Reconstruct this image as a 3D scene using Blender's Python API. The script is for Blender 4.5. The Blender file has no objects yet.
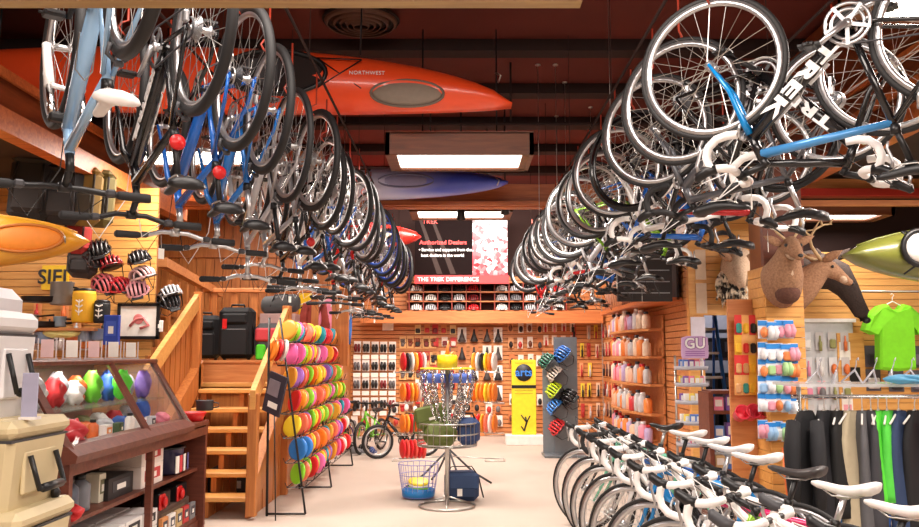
import bpy, math, random
from mathutils import Vector, Matrix, Euler
random.seed(7)
PI = math.pi
S = bpy.context.scene
COL = S.collection

# ---------------------------------------------------------------- camera, world, light, exposure
EYE, FPX, PITCH = 1.45, 850.0, math.atan(92 / 850.0)
cam_d = bpy.data.cameras.new('camera'); cam = bpy.data.objects.new('camera', cam_d); COL.objects.link(cam)
cam.location = (0, 0, EYE); cam.rotation_euler = (PI / 2 + PITCH, 0, 0)
cam_d.sensor_width = 36; cam_d.lens = FPX / 919 * 36; cam_d.clip_start = 0.05; cam_d.clip_end = 100
S.camera = cam
w = bpy.data.worlds.new('world'); S.world = w; w.use_nodes = True
w.node_tree.nodes['Background'].inputs[0].default_value = (1.0, .80, .66, 1)
w.node_tree.nodes['Background'].inputs[1].default_value = 0.33
S.view_settings.view_transform = 'Standard'; S.view_settings.look = 'None'
S.view_settings.exposure = 0.12; S.view_settings.gamma = 1; S.view_settings.use_curve_mapping = False
WARM = (1.0, .885, .80)
def area(name, loc, sx, sy, e, col=WARM, rot=(0, 0, 0)):
    d = bpy.data.lights.new(name, 'AREA'); d.shape = 'RECTANGLE'; d.size = sx; d.size_y = sy; d.energy = e; d.color = col
    o = bpy.data.objects.new(name, d); o.location = loc; o.rotation_euler = rot; COL.objects.link(o); return o
def spot(name, loc, target, e, ang=70, col=(1, .86, .70)):
    d = bpy.data.lights.new(name, 'SPOT'); d.energy = e; d.spot_size = math.radians(ang); d.spot_blend = .7; d.color = col; d.shadow_soft_size = .12
    o = bpy.data.objects.new(name, d); o.location = loc; COL.objects.link(o)
    o.rotation_euler = (Vector(target) - Vector(loc)).to_track_quat('-Z', 'Y').to_euler(); return o
# unseen area lights added as fill behind the visitor and over the shop
area('fill_behind', (0, -1.8, 3.9), 5, 1.6, 330, rot=(math.radians(38), 0, 0))
area('fill_left_bay', (-4.6, 5.6, 2.95), 1.6, 2.4, 85)
area('fill_right_bay', (5.0, 5.6, 3.0), 2.4, 3.0, 210)
area('fill_front_aisle', (-.5, 2.9, 3.75), 2.6, 1.2, 120)  # added out of view to brighten the near bikes, coolers and floor row
area('fill_mezzanine', (-2.9, 10.1, 3.4), 1.4, 1.0, 60)
area('fill_store', (3.6, 12.2, 3.0), 1.0, 1.0, 45, (.95, .93, 1))
area('fill_back', (-.2, 13.6, 4.0), 4.4, .5, 190, rot=(math.radians(35), 0, 0))
area('fill_back_right', (1.6, 12.5, 3.4), 1.2, 1.2, 60)
for k, (x, z) in enumerate([(-2.2, 1.6), (-.9, 1.5), (.3, 2.3), (1.4, 1.5)]):
    spot('wall_wash', (x * .6, 12.2, 3.9), (x, 15.5, z), 150, 60)

def at(px, py, Y):
    """world point seen at a pixel of the 919x527 frame, at distance Y down the shop"""
    d = Vector((0, math.cos(PITCH), math.sin(PITCH))) * FPX + Vector((1, 0, 0)) * (px - 459.5) + Vector((0, -math.sin(PITCH), math.cos(PITCH))) * (263.5 - py)
    t = Y / d.y
    return Vector((d.x * t, Y, EYE + d.z * t))

# ---------------------------------------------------------------- materials
_m = {}
def lin(c): return tuple((v / 255 / 12.92 if v / 255 <= .04045 else ((v / 255 + .055) / 1.055) ** 2.4) for v in c)
def mat(name, rgb, rough=.5, metal=0, var=.06, scale=18, emis=0, trans=0, alpha=1, spec=.5, coat=0):
    if name in _m: return _m[name]
    m = bpy.data.materials.new(name); m.use_nodes = True; nt = m.node_tree; b = nt.nodes['Principled BSDF']
    c = lin(rgb)
    b.inputs['Roughness'].default_value = rough; b.inputs['Metallic'].default_value = metal
    b.inputs['Specular IOR Level'].default_value = spec
    if coat: b.inputs['Coat Weight'].default_value = coat
    if trans: b.inputs['Transmission Weight'].default_value = trans
    if alpha < 1: b.inputs['Alpha'].default_value = alpha
    if emis:
        b.inputs['Emission Color'].default_value = (*c, 1); b.inputs['Emission Strength'].default_value = emis
    tc = nt.nodes.new('ShaderNodeTexCoord'); nz = nt.nodes.new('ShaderNodeTexNoise'); nz.inputs['Scale'].default_value = scale
    mx = nt.nodes.new('ShaderNodeMix'); mx.data_type = 'RGBA'
    mx.inputs[6].default_value = (*[v * (1 - var * 2) for v in c], 1); mx.inputs[7].default_value = (*[min(1, v * (1 + var * 2)) for v in c], 1)
    nt.links.new(tc.outputs['Object'], nz.inputs['Vector']); nt.links.new(nz.outputs['Fac'], mx.inputs[0]); nt.links.new(mx.outputs[2], b.inputs['Base Color'])
    _m[name] = m; return m
def wood(name, a, b2, sx=(1.2, 14, 14), rough=.45, knots=False):
    if name in _m: return _m[name]
    m = mat(name, a, rough); nt = m.node_tree; b = nt.nodes['Principled BSDF']
    nz = nt.nodes['Noise Texture']; nz.inputs['Scale'].default_value = 1.6; nz.inputs['Detail'].default_value = 5; nz.inputs['Distortion'].default_value = 1.2
    mp = nt.nodes.new('ShaderNodeMapping'); mp.inputs['Scale'].default_value = sx
    nt.links.new(nt.nodes['Texture Coordinate'].outputs['Object'], mp.inputs[0]); nt.links.new(mp.outputs[0], nz.inputs['Vector'])
    mx = nt.nodes['Mix']; mx.inputs[6].default_value = (*lin(a), 1); mx.inputs[7].default_value = (*lin(b2), 1)
    cr = nt.nodes.new('ShaderNodeMapRange'); cr.inputs[1].default_value = .3; cr.inputs[2].default_value = .7
    nt.links.new(nz.outputs['Fac'], cr.inputs[0]); nt.links.new(cr.outputs[0], mx.inputs[0])
    bp = nt.nodes.new('ShaderNodeBump'); bp.inputs['Strength'].default_value = .12; nt.links.new(nz.outputs['Fac'], bp.inputs['Height']); nt.links.new(bp.outputs[0], b.inputs['Normal'])
    return m
def col(rgb, rough=.5, metal=0, **k): return mat('paint_%d_%d_%d_%d_%d' % (*rgb, int(rough * 10), int(metal * 10)), rgb, rough, metal, **k)

# ---------------------------------------------------------------- mesh builder
class MB:
    def __init__(s): s.v = []; s.f = []; s.mi = []; s.sm = []; s.M = Matrix.Identity(4)
    def add(s, vs, fs, mi=0, sm=False):
        n = len(s.v); M = s.M
        s.v += [tuple(M @ Vector(p)) for p in vs]; s.f += [tuple(i + n for i in f) for f in fs]; s.mi += [mi] * len(fs); s.sm += [sm] * len(fs); return s
    def box(s, c, d, mi=0, b=0, R=None):
        hx, hy, hz = d[0] / 2, d[1] / 2, d[2] / 2; c = Vector(c); vs = []; fs = []
        if b <= 0:
            for i in range(8): vs.append(Vector(((hx, -hx)[i & 1 == 0], (hy, -hy)[i & 2 == 0], (hz, -hz)[i & 4 == 0])))
            fs = [(0, 2, 3, 1), (4, 5, 7, 6), (0, 1, 5, 4), (2, 6, 7, 3), (0, 4, 6, 2), (1, 3, 7, 5)]
        else:
            b = min(b, hx * .98, hy * .98, hz * .98); idx = {}
            for sx in (-1, 1):
                for sy in (-1, 1):
                    for sz in (-1, 1):
                        for a in range(3):
                            p = [hx - b, hy - b, hz - b]; p[a] += b
                            idx[sx, sy, sz, a] = len(vs); vs.append(Vector((sx * p[0], sy * p[1], sz * p[2])))
            def q(l, n):
                cc = sum((vs[i] for i in l), Vector()) / len(l); nn = (vs[l[1]] - vs[l[0]]).cross(vs[l[2]] - vs[l[1]])
                fs.append(tuple(l) if nn.dot(cc) > 0 else tuple(reversed(l)))
            for a in range(3):
                o1, o2 = (a + 1) % 3, (a + 2) % 3
                for sg in (-1, 1):
                    l = []
                    for (u, w_) in ((-1, -1), (1, -1), (1, 1), (-1, 1)):
                        k = [0, 0, 0]; k[a] = sg; k[o1] = u; k[o2] = w_; l.append(idx[k[0], k[1], k[2], a])
                    q(l, 0)
                for u in (-1, 1):
                    for w_ in (-1, 1):
                        k1 = [0, 0, 0]; k2 = [0, 0, 0]; k1[a] = -1; k2[a] = 1
                        for k in (k1, k2): k[o1] = u; k[o2] = w_
                        q([idx[(*k1, o1)], idx[(*k2, o1)], idx[(*k2, o2)], idx[(*k1, o2)]], 0)
            for sx in (-1, 1):
                for sy in (-1, 1):
                    for sz in (-1, 1): q([idx[sx, sy, sz, 0], idx[sx, sy, sz, 1], idx[sx, sy, sz, 2]], 0)
        if R is not None: vs = [R @ p for p in vs]
        return s.add([p + c for p in vs], fs, mi)
    def tube(s, pts, r, n=8, mi=0, closed=False, flat=1.0):
        pts = [Vector(p) for p in pts]; N = len(pts); rs = r if isinstance(r, (list, tuple)) else [r] * N
        vs = []; fs = []; up = None
        for i, p in enumerate(pts):
            if closed: t = pts[(i + 1) % N] - pts[i - 1]
            else: t = pts[min(i + 1, N - 1)] - pts[max(i - 1, 0)]
            t.normalize()
            if up is None:
                up = Vector((0, 0, 1)) if abs(t.z) < .9 else Vector((0, 1, 0))
            up = (up - t * up.dot(t)); up = up.normalized() if up.length > 1e-6 else t.orthogonal().normalized()
            sd = t.cross(up)
            for k in range(n):
                a = 2 * PI * k / n; vs.append(p + (up * math.cos(a) * flat + sd * math.sin(a)) * rs[i])
        for i in range(N if closed else N - 1):
            j = (i + 1) % N
            for k in range(n):
                k2 = (k + 1) % n; fs.append((i * n + k, i * n + k2, j * n + k2, j * n + k))
        if not closed: fs.append(tuple(range(n - 1, -1, -1))); fs.append(tuple((N - 1) * n + k for k in range(n)))
        return s.add(vs, fs, mi, n > 4)
    def lathe(s, prof, n=24, c=(0, 0, 0), R=None, mi=0, closed=False, sm=True):
        c = Vector(c); vs = []; fs = []; P = len(prof)
        for (r, z) in prof:
            for k in range(n):
                a = 2 * PI * k / n; p = Vector((r * math.cos(a), r * math.sin(a), z)); vs.append((R @ p if R is not None else p) + c)
        for i in range(P if closed else P - 1):
            j = (i + 1) % P
            for k in range(n):
                k2 = (k + 1) % n; fs.append((i * n + k, i * n + k2, j * n + k2, j * n + k))
        if not closed:
            if prof[0][0] > 1e-5: fs.append(tuple(range(n - 1, -1, -1)))
            if prof[-1][0] > 1e-5: fs.append(tuple((P - 1) * n + k for k in range(n)))
        return s.add(vs, fs, mi, sm)
    def ell(s, c, d, mi=0, nu=16, nv=10, v0=-.5, v1=.5, R=None):
        prof = []; c = Vector(c); vs = []; fs = []
        for i in range(nv + 1):
            a = PI * (v0 + (v1 - v0) * i / nv)
            for k in range(nu):
                b = 2 * PI * k / nu; p = Vector((d[0] * math.cos(a) * math.cos(b), d[1] * math.cos(a) * math.sin(b), d[2] * math.sin(a)))
                vs.append((R @ p if R is not None else p) + c)
        for i in range(nv):
            for k in range(nu):
                k2 = (k + 1) % nu; fs.append((i * nu + k, i * nu + k2, (i + 1) * nu + k2, (i + 1) * nu + k))
        if v0 > -.49: fs.append(tuple(range(nu - 1, -1, -1)))
        return s.add(vs, fs, mi, True)
    def loft(s, rings, mi=0, closed=True, cap=True, sm=True):
        n = len(rings[0]); vs = [p for r in rings for p in r]; fs = []
        for i in range(len(rings) - 1):
            for k in range(n if closed else n - 1):
                k2 = (k + 1) % n; fs.append((i * n + k, i * n + k2, (i + 1) * n + k2, (i + 1) * n + k))
        if cap: fs.append(tuple(range(n - 1, -1, -1))); fs.append(tuple((len(rings) - 1) * n + k for k in range(n)))
        return s.add(vs, fs, mi, sm)
    def prism(s, poly, y0, y1, mi=0, plane='xz'):
        """extrude a 2-D outline between two depths"""
        def P(p, y): return (p[0], y, p[1]) if plane == 'xz' else ((p[0], p[1], y) if plane == 'xy' else (y, p[0], p[1]))
        n = len(poly); vs = [P(p, y0) for p in poly] + [P(p, y1) for p in poly]
        fs = [tuple(range(n)), tuple(range(2 * n - 1, n - 1, -1))] + [(i, n + i, n + (i + 1) % n, (i + 1) % n) for i in range(n)]
        return s.add(vs, fs, mi)
_cache = {}
def mesh(key, fn, mats):
    """mesh data for a shape, shared by every copy"""
    k = (key, tuple(m.name for m in mats)) if key else None
    if k and k in _cache: return _cache[k]
    b = MB(); fn(b); me = bpy.data.meshes.new(key if isinstance(key, str) else 'shape'); me.from_pydata(b.v, [], b.f)
    for m in mats: me.materials.append(m)
    me.polygons.foreach_set('material_index', [min(i, len(mats) - 1) for i in b.mi]); me.polygons.foreach_set('use_smooth', b.sm); me.update()
    if k: _cache[k] = me
    return me
def part(name, parent, fn, *mats, key=None, label=None):
    o = bpy.data.objects.new(name, mesh(key, fn, mats)); COL.objects.link(o); o.parent = parent
    if label: o['label'] = label
    return o
def tag(o, label, cat, group=None):
    o['label'] = label; o['category'] = cat
    if group: o['group'] = group
    return o
def thing(name, label, cat, loc=(0, 0, 0), rot=(0, 0, 0), group=None):
    o = bpy.data.objects.new(name, None); COL.objects.link(o); o.location = loc; o.rotation_euler = rot; o.empty_display_size = .05
    return tag(o, label, cat, group)
def solo(name, label, cat, fn, *mats, loc=(0, 0, 0), rot=(0, 0, 0), group=None, key=None):
    o = part(name, None, fn, *mats, key=key); o.location = loc; o.rotation_euler = rot; return tag(o, label, cat, group)
def struct(name, fn, *mats, parent=None):
    o = part(name, parent, fn, *mats)
    if parent is None: o['kind'] = 'structure'
    return o
_kids = {}
def dup(o, parent=None, **k):
    c = o.copy(); COL.objects.link(c); c.parent = parent
    for ch in o.children: dup(ch, c)
    return c
def place(o, loc, rot=(0, 0, 0), label=None, group=None):
    o.location = loc; o.rotation_euler = rot
    if label: o['label'] = label
    if group: o['group'] = group
    return o
_txt = {}
def letters(name, parent, s, size, m, loc, rot=(PI / 2, 0, 0), ext=.002, align='CENTER', shear=0, space=1.0, label=None, bold=.0, wide=1):
    k = (s, size, ext, align, shear, space, bold)
    if k not in _txt:
        cu = bpy.data.curves.new('lettering', 'FONT'); cu.body = s; cu.size = size; cu.extrude = ext; cu.align_x = align; cu.align_y = 'CENTER'
        cu.shear = shear; cu.space_character = space; cu.offset = bold; cu.resolution_u = 3
        t = bpy.data.objects.new('t', cu); COL.objects.link(t); bpy.context.view_layer.update()
        me = bpy.data.meshes.new_from_object(t.evaluated_get(bpy.context.evaluated_depsgraph_get())); bpy.data.objects.remove(t); _txt[k] = me
    me = _txt[k].copy(); me.materials.clear(); me.materials.append(m)
    o = bpy.data.objects.new(name, me); COL.objects.link(o); o.parent = parent; o.location = loc; o.rotation_euler = rot; o.scale = (wide, 1, 1)
    if label: o['label'] = label
    return o
ORD = ['first', 'second', 'third', 'fourth', 'fifth', 'sixth', 'seventh', 'eighth', 'ninth', 'tenth', 'eleventh', 'twelfth', 'thirteenth', 'fourteenth', 'fifteenth', 'sixteenth', 'seventeenth', 'eighteenth', 'nineteenth', 'twentieth', 'twenty-first', 'twenty-second']

# shared materials
PINE = wood('pine_boards', (214, 148, 92), (190, 116, 66))
PINE_L = wood('pale_pine', (232, 176, 100), (214, 148, 76))
PINE_V = wood('pine_upright', (200, 128, 66), (170, 98, 46), (14, 14, 1.2))
BEAM = wood('stained_beam', (204, 116, 58), (168, 84, 38))
PLY = wood('dark_plywood', (138, 70, 32), (104, 46, 20), (1, 1.2, 9))
CEIL = mat('red_brown_ceiling', (98, 31, 19), .85, var=.15, scale=1.5)
JOIST = mat('dark_joist', (38, 16, 12), .85, var=.1)
WALNUT = wood('display_wood', (118, 62, 44), (92, 44, 32))
STEEL = mat('galvanised_wire', (190, 188, 184), .3, .9)
CHROME = mat('chrome', (215, 215, 215), .18, 1)
ALLOY = mat('brushed_alloy', (200, 200, 202), .28, .85)
RUBBER = mat('rubber', (26, 25, 26), .65)
BLACK = mat('black_plastic', (20, 20, 22), .4)
GLOSSB = mat('black_gloss', (14, 14, 16), .2)
DGREY = mat('dark_grey', (62, 62, 66), .5)
GREY = mat('mid_grey', (140, 140, 144), .5)
WHITE = mat('white_plastic', (238, 234, 230), .4)
CARD = mat('white_card', (240, 236, 228), .7)
RED = mat('red_plastic', (205, 28, 30), .35)
# ---------------------------------------------------------------- the building
def carpet():
    m = mat('beige_carpet', (192, 177, 164), .9, var=.05, scale=1.3); nt = m.node_tree
    n2 = nt.nodes.new('ShaderNodeTexNoise'); n2.inputs['Scale'].default_value = 160
    bp = nt.nodes.new('ShaderNodeBump'); bp.inputs['Strength'].default_value = .25; bp.inputs['Distance'].default_value = .01
    nt.links.new(nt.nodes['Texture Coordinate'].outputs['Object'], n2.inputs['Vector']); nt.links.new(n2.outputs['Fac'], bp.inputs['Height']); nt.links.new(bp.outputs[0], nt.nodes['Principled BSDF'].inputs['Normal'])
    return m
struct('floor', lambda b: b.box((0, 6.5, -.05), (17, 20, .1)), carpet())
struct('ceiling', lambda b: b.box((0, 6.5, 4.66), (17, 20, .1)), CEIL)
def joists(b):
    for y in (1.0, 2.45, 3.9, 5.35, 6.8, 8.35, 9.75, 11.15, 12.6, 14.1): b.box((0, y, 4.55), (14, .22, .12))
struct('trim_1', joists, JOIST)
def slats(b, x0, x1, y, z0, z1, th=.03, step=.076, gap=.006):
    """horizontal slatwall boards with real grooves, facing -Y"""
    b.box(((x0 + x1) / 2, y + .03, (z0 + z1) / 2), (x1 - x0, .03, z1 - z0), 1)
    n = max(1, round((z1 - z0) / step)); h = (z1 - z0) / n
    for i in range(n): b.box(((x0 + x1) / 2, y, z0 + h * (i + .5)), (x1 - x0, th, h - gap), 0)
GROOVE = mat('groove_shadow_wood', (150, 92, 50), .8)
struct('wall_back', lambda b: slats(b, -2.3, 2.6, 15.6, 0, 2.9, gap=.014), PINE, GROOVE)
struct('wall_back_upper', lambda b: b.box((0, 15.75, 3.75), (14, .1, 1.8)), mat('dark_back_wall', (48, 20, 14), .8))
struct('wall_left', lambda b: b.box((-8.3, 6.5, 2.3), (.1, 20, 4.7)), PLY)
struct('wall_right', lambda b: b.box((8.3, 6.5, 2.3), (.1, 20, 4.7)), PLY)
struct('wall_front', lambda b: b.box((0, -3.4, 2.3), (17, .1, 4.7)), mat('cream_front_wall', (205, 180, 150), .8))
# left bay: slatwall facing the shopper, side header and soffit
struct('wall_left_bay', lambda b: slats(b, -8.2, -2.98, 8.3, 0, 3.1), PINE_L, GROOVE)
def left_header(b):
    b.box((-3.28, 3.6, 3.11), (.14, 12.6, .17), 0)
    b.box((-3.34, 3.6, 3.33), (.05, 12.6, .30), 1)
    b.box((-3.26, 3.6, 3.46), (.03, 12.6, .07), 0)
struct('trim_2', left_header, BEAM, PLY)
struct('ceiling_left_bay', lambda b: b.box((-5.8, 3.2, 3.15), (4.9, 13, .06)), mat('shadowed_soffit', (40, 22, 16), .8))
def right_header(b):
    b.box((3.38, 3.2, 3.2), (.14, 12.6, .16), 0); b.box((3.44, 3.2, 3.9), (.05, 12.6, 1.3), 1); b.box((3.36, 3.2, 3.46), (.03, 12.6, .07), 0); b.box((3.36, 3.2, 3.7), (.03, 12.6, .06), 0)
struct('trim_3', right_header, BEAM, PLY)
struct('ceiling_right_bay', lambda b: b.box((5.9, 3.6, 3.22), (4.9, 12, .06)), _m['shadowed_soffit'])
# right: slatwall with an opening to the storeroom, return wall to the back
def right_wall(b):
    slats(b, 3.42, 8.2, 9.6, 0, 2.62); slats(b, 2.6, 3.42, 9.6, 1.95, 3.1)
    b.box((2.66, 9.6, 1.55), (.16, .1, 3.1), 0); b.box((3.42, 9.62, 1.3), (.06, .08, 2.6), 0)
    b.box((3.02, 9.57, 1.93), (.86, .06, .06), 0)
struct('wall_right_bay', right_wall, PINE_L, GROOVE)
struct('wall_right_bay_upper', lambda b: b.box((5.8, 9.75, 3.6), (4.8, .1, 2.0)), JOIST)
def ret(b):
    b.box((2.66, 12.62, 1.55), (.06, 5.9, 3.1), 1)
    n = 41
    for i in range(n): b.box((2.62, 12.62, 3.1 / n * (i + .5)), (.03, 5.9, 3.1 / n - .009), 0)
struct('wall_right_return', ret, PINE, GROOVE)
struct('wall_storeroom', lambda b: b.box((4.6, 13.2, 1.6), (3.9, .1, 3.2)), mat('storeroom_grey', (150, 150, 158), .8))
struct('wall_storeroom_side', lambda b: b.box((6.5, 11.4, 1.6), (.1, 3.6, 3.2)), _m['storeroom_grey'])
struct('ceiling_storeroom', lambda b: b.box((4.6, 11.4, 3.2), (3.9, 3.7, .06)), _m['storeroom_grey'])
# column at the right of the shop floor
def column(b):
    x0, x1, y = 2.52, 2.83, 7.0
    b.box(((x0 + x1) / 2, y + .2, 1.62), (x1 - x0 - .03, .36, 3.2), 1)
    for i in range(26):
        b.box(((x0 + x1) / 2, y, .0 + .084 * (i + .5)), (x1 - x0, .03, .079), 0); b.box((x0 + .01, y + .2, .084 * (i + .5)), (.03, .38, .079), 0)
    b.box(((x0 + x1) / 2, y + .0, 2.68), (x1 - x0 + .02, .06, .98), 2)
struct('trim_4', column, PINE_L, GROOVE, wood('column_cap', (120, 60, 34), (92, 42, 24)))
# crossing timber beam, back shelf fascia, near beam overhead
def crossbeam(b):
    b.box((.8, 9.78, 3.29), (9.4, .16, .27)); b.box((.8, 9.68, 3.19), (9.4, .1, .05))
struct('trim_5', crossbeam, BEAM)
def redbeam(b):
    b.box((5.2, 8.2, 3.1), (4.8, .12, .12), 0); b.box((5.2, 8.16, 3.02), (4.8, .16, .07), 1); b.box((5.2, 8.2, 2.93), (4.8, .08, .05), 2)
struct('trim_6', redbeam, PINE, mat('red_rail', (170, 40, 26), .5), PINE)
def backledge(b):
    b.box((.4, 15.35, 2.16), (4.3, .5, .14), 0); b.box((.4, 15.12, 2.12), (4.3, .05, .2), 0)
struct('trim_7', backledge, wood('ledge_pine', (196, 120, 66), (172, 96, 50)))
struct('trim_8', lambda b: (b.box((-1.86, 1.9, 2.362), (4.3, .14, .16)), b.box((-3.6, 1.9, 3.5), (.05, .05, 2.2)), b.box((.2, 1.98, 3.5), (.04, .04, 2.2))), wood('near_beam', (170, 140, 84), (140, 104, 60)))
# mezzanine: platform wall of upright planks
def planks(b):
    for i in range(22): b.box((-4.7 + .126 * i, 12.1, 2.2), (.118, .04, 4.4 - .0), 0)
    b.box((-3.4, 12.14, 2.2), (2.8, .03, 4.4), 1); b.box((-3.4, 12.06, 2.05), (2.8, .05, .12), 0); b.box((-3.4, 12.06, 2.9), (2.8, .05, .12), 0)
struct('wall_mezzanine', planks, PINE_V, GROOVE)
def backleft(b): b.box((-2.02, 13.85, 1.5), (.08, 3.5, 3.0))
struct('wall_mezzanine_side', backleft, PINE_V)
# ducts and pipes under the ceiling
solo('ceiling_pipe', 'thin dark sprinkler pipe running across under the ceiling', 'pipe', lambda b: (b.tube([(-3.2, 8.9, 3.92), (4, 8.9, 3.92)], .02, 8), b.tube([(.55, 8.9, 3.92), (.55, 8.9, 4.6)], .012, 6), b.tube([(-2, 8.9, 3.92), (-2, 8.9, 4.6)], .012, 6)), JOIST)
p = at(361, 22, 7.6)
vt = thing('ceiling_vent', 'round brown ceiling air vent with concentric rings', 'vent', p)
def vring(b):
    for r in (.34, .27, .21, .155, .10): b.lathe([(r, 0), (r - .03, -.035 - (.34 - r) * .1), (r - .035, -.03 - (.34 - r) * .1), (r - .01, 0.01)], 32, closed=True)
part('vent_rings', vt, vring, mat('brown_vent', (96, 60, 44), .6)); part('duct', vt, lambda b: b.lathe([(.35, 0), (.36, .02), (.3, .05), (.3, 4.6 - p.z)], 28), JOIST)

# ---------------------------------------------------------------- light fixtures
GLOW = mat('lit_diffuser', (255, 246, 232), .4, emis=6)
FW = wood('fixture_wood', (128, 74, 42), (98, 52, 28))
def fixture(x, y, z, label, e=70, top=4.55, w_=1.16, d=.62, h=.2):
    t = thing('ceiling_light', label, 'ceiling light', (x, y, z), group='wood boxed shop lights')
    def fr(b):
        for sy in (-1, 1): b.box((0, sy * (d / 2 + .03), h / 2), (w_ + .18, .04, h)); b.box((0, sy * (d / 2 + .0), .02), (w_ + .08, .04, .03))
        for sx in (-1, 1): b.box((sx * (w_ / 2 + .07), 0, h / 2), (.04, d + .1, h)); b.box((sx * (w_ / 2 + .02), 0, .02), (.06, d, .03))
        b.box((0, 0, h), (w_ + .18, d + .1, .02))
    part('wood_frame', t, fr, FW)
    part('diffuser', t, lambda b: b.box((0, 0, .035), (w_, d, .02)), GLOW)
    part('hanging_rod', t, lambda b: [b.tube([(sx, 0, h), (sx, 0, top - z)], .008, 6) for sx in (-.35, .35)], BLACK)
    area('panel_light', (x, y, z - .02), w_ - .06, d - .06, e); return t
fixture(0, 7.85, 3.25, 'wood boxed light panel hanging over the aisle in front of the blue kayak', 110)
fixture(.02, 11.2, 3.3, 'wood boxed light panel hanging above the black bicycle banner', 110)
fixture(-2.42, 7.8, 3.27, 'lit panel glimpsed between the blue hanging bicycles at left', 60)
fixture(2.9, 4.2, 3.27, 'lit panel at the upper right corner of the view', 110, w_=1.4)
q = fixture(4.0, 8.95, 2.9, 'long lit panel above the deer heads at right', 22, 3.2, .85, .4, .1)
for i, (px, py) in enumerate([(461, 214), (505, 208)]):
    p = at(px, py, 10.4); t = thing('track_light', 'black track spotlight ' + ('in the middle' if i == 0 else 'at the right end') + ' of the far light panel', 'spotlight', p)
    part('lamp_head', t, lambda b: b.lathe([(.03, .1), (.045, .06), (.055, -.08), (.048, -.08), (.03, 0)], 16), BLACK)
    part('stem', t, lambda b: b.tube([(0, 0, .1), (0, 0, 4.6 - p.z)], .012, 6), BLACK)
for i, (px, py, Y) in enumerate([(555, 36, 9), (564, 38, 9.6), (538, 84, 9), (590, 86, 10.6), (608, 0, 7), (556, 80, 11), (270, 10, 6), (345, 120, 9)]):
    p = at(px, py, Y)
    solo('hanging_wire', 'thin steel wire dropping from the ceiling, %s of the eight, counting from near' % ORD[i], 'wire', lambda b: (b.tube([(0, 0, 0), (0, 0, 4.62 - 2.9)], .0028, 5), b.lathe([(.03, 4.60 - 2.9), (.03, 4.64 - 2.9)], 10), b.lathe([(.02, -.02), (.02, .02)], 8)), STEEL, loc=(p.x, Y, 2.9), group='suspension wires', key='wire')

# ---------------------------------------------------------------- stairs and railings
TREAD = PINE_L
st = thing('staircase', 'open wooden staircase with pale treads rising to the suitcase landing', 'staircase', (-2.28, 7.7, 0))
SX0, SX1 = -2.72, -1.86
for k in range(6):
    y, z = 7.78 + .235 * k, .19 + .182 * k
    part('tread', st, lambda b: b.box(((SX0 + SX1) / 2 + 2.28, y - 7.7 + .12, z - .02), (SX1 - SX0, .28, .042), b=.006), TREAD)
for x in (SX0 + .04, -2.28, SX1 - .04):
    def sg(b):
        for k in range(6):
            b.box((x + 2.28, 7.78 + .235 * k - 7.7 + .14, (.148 + .182 * k) / 2 - .0), (.05, .2, .145 + .182 * k))
    part('stringer', st, sg, PINE_V)
lp = thing('landing_platform', 'raised wooden landing platform holding the suitcases', 'platform', (-2.6, 9.2, 0))
part('deck', lp, lambda b: b.box((-.25, 1.45, 1.13), (1.95, 2.6, .05), b=.008), TREAD)
part('step_board', lp, lambda b: (b.box((-.05, .32, 1.26), (1.5, .04, .22)), b.box((-.05, .34, 1.385), (1.55, .12, .03))), PINE)
part('upper_deck', lp, lambda b: b.box((-.25, 1.6, 1.37), (1.95, 2.3, .03)), TREAD)
part('base_wall', lp, lambda b: (b.box((-.25, .25, .55), (1.9, .04, 1.1)), b.box((.70, 1.4, .55), (.04, 2.4, 1.1))), PINE_V)
def guard(name, label, x, y0, z0, y1, z1, drop0, w_=.05, sw=.17):
    t = thing(name, label, 'railing', (x, y0, 0))
    L = y1 - y0
    def board(b):
        b.prism([(0, z0 - sw), (L, z1 - sw), (L, z1), (0, z0)], -w_ / 2, w_ / 2, plane='yz')
    def side(b):
        b.prism([(.1, .12), (L + .1, max(.2, z1 - .95)), (L + .1, z1 - .72), (.1, z0 - .75)], -w_ / 2 - .02, w_ / 2 + .02, plane='yz')
    # prism('yz') puts its outline in (y,z) and depth along x
    part('hand_board', t, board, PINE_L); part('side_board', t, side, PINE_V)
    part('post', t, lambda b: b.box((0, .06, z0 / 2), (.09, .09, z0 - .06), b=.008), PINE_V)
    part('post', t, lambda b: b.box((0, L, (z1 + drop0) / 2), (.09, .09, z1 - drop0), b=.008), PINE_V)
    return t
guard('stair_railing', 'right hand wooden guard of the staircase with a wide pale sloping board', SX1 + .01, 7.68, 1.14, 9.12, 1.98, 0)
guard('stair_railing', 'left hand wooden guard of the staircase with a pale sloping board', SX0 - .05, 7.55, 1.33, 9.0, 2.12, 0)
def side_infill(b):
    for k in range(9): b.box((-.05, .2 + k * .15, .95 + k * .075), (.03, .13, 1.0))
g = thing('stair_screen', 'upright pine boards filling the left stair guard', 'screen', (SX0 - .06, 7.6, 0)); part('boards', g, side_infill, PINE_V)
rl = thing('landing_railing', 'horizontal pine railing with balusters behind the suitcases', 'railing', (-2.3, 10.9, 1.38))
part('handrail', rl, lambda b: b.box((-.1, 0, .9), (1.75, .1, .06), b=.01), PINE)
part('bottom_rail', rl, lambda b: b.box((-.1, 0, .1), (1.75, .05, .06)), PINE)
for k in range(7): part('baluster', rl, lambda b: b.box((-.85 + k * .26, 0, .48), (.09, .03, .84)), PINE_V)
part('post', rl, lambda b: b.box((.78, 0, .43), (.2, .1, .98)), PINE_V, label='wide end post')
r2 = thing('sloping_railing', 'sloping pine handrail with balusters left of the suitcases', 'railing', (-3.2, 9.1, 1.38))
part('handrail', r2, lambda b: b.prism([(0, 1.02), (2.2, .84), (2.2, .93), (0, 1.12)], -.05, .05, plane='yz'), PINE)
for k in range(7): part('baluster', r2, lambda b: b.box((0, .25 + k * .3, .45), (.03, .07, .9)), PINE_V)
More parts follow.
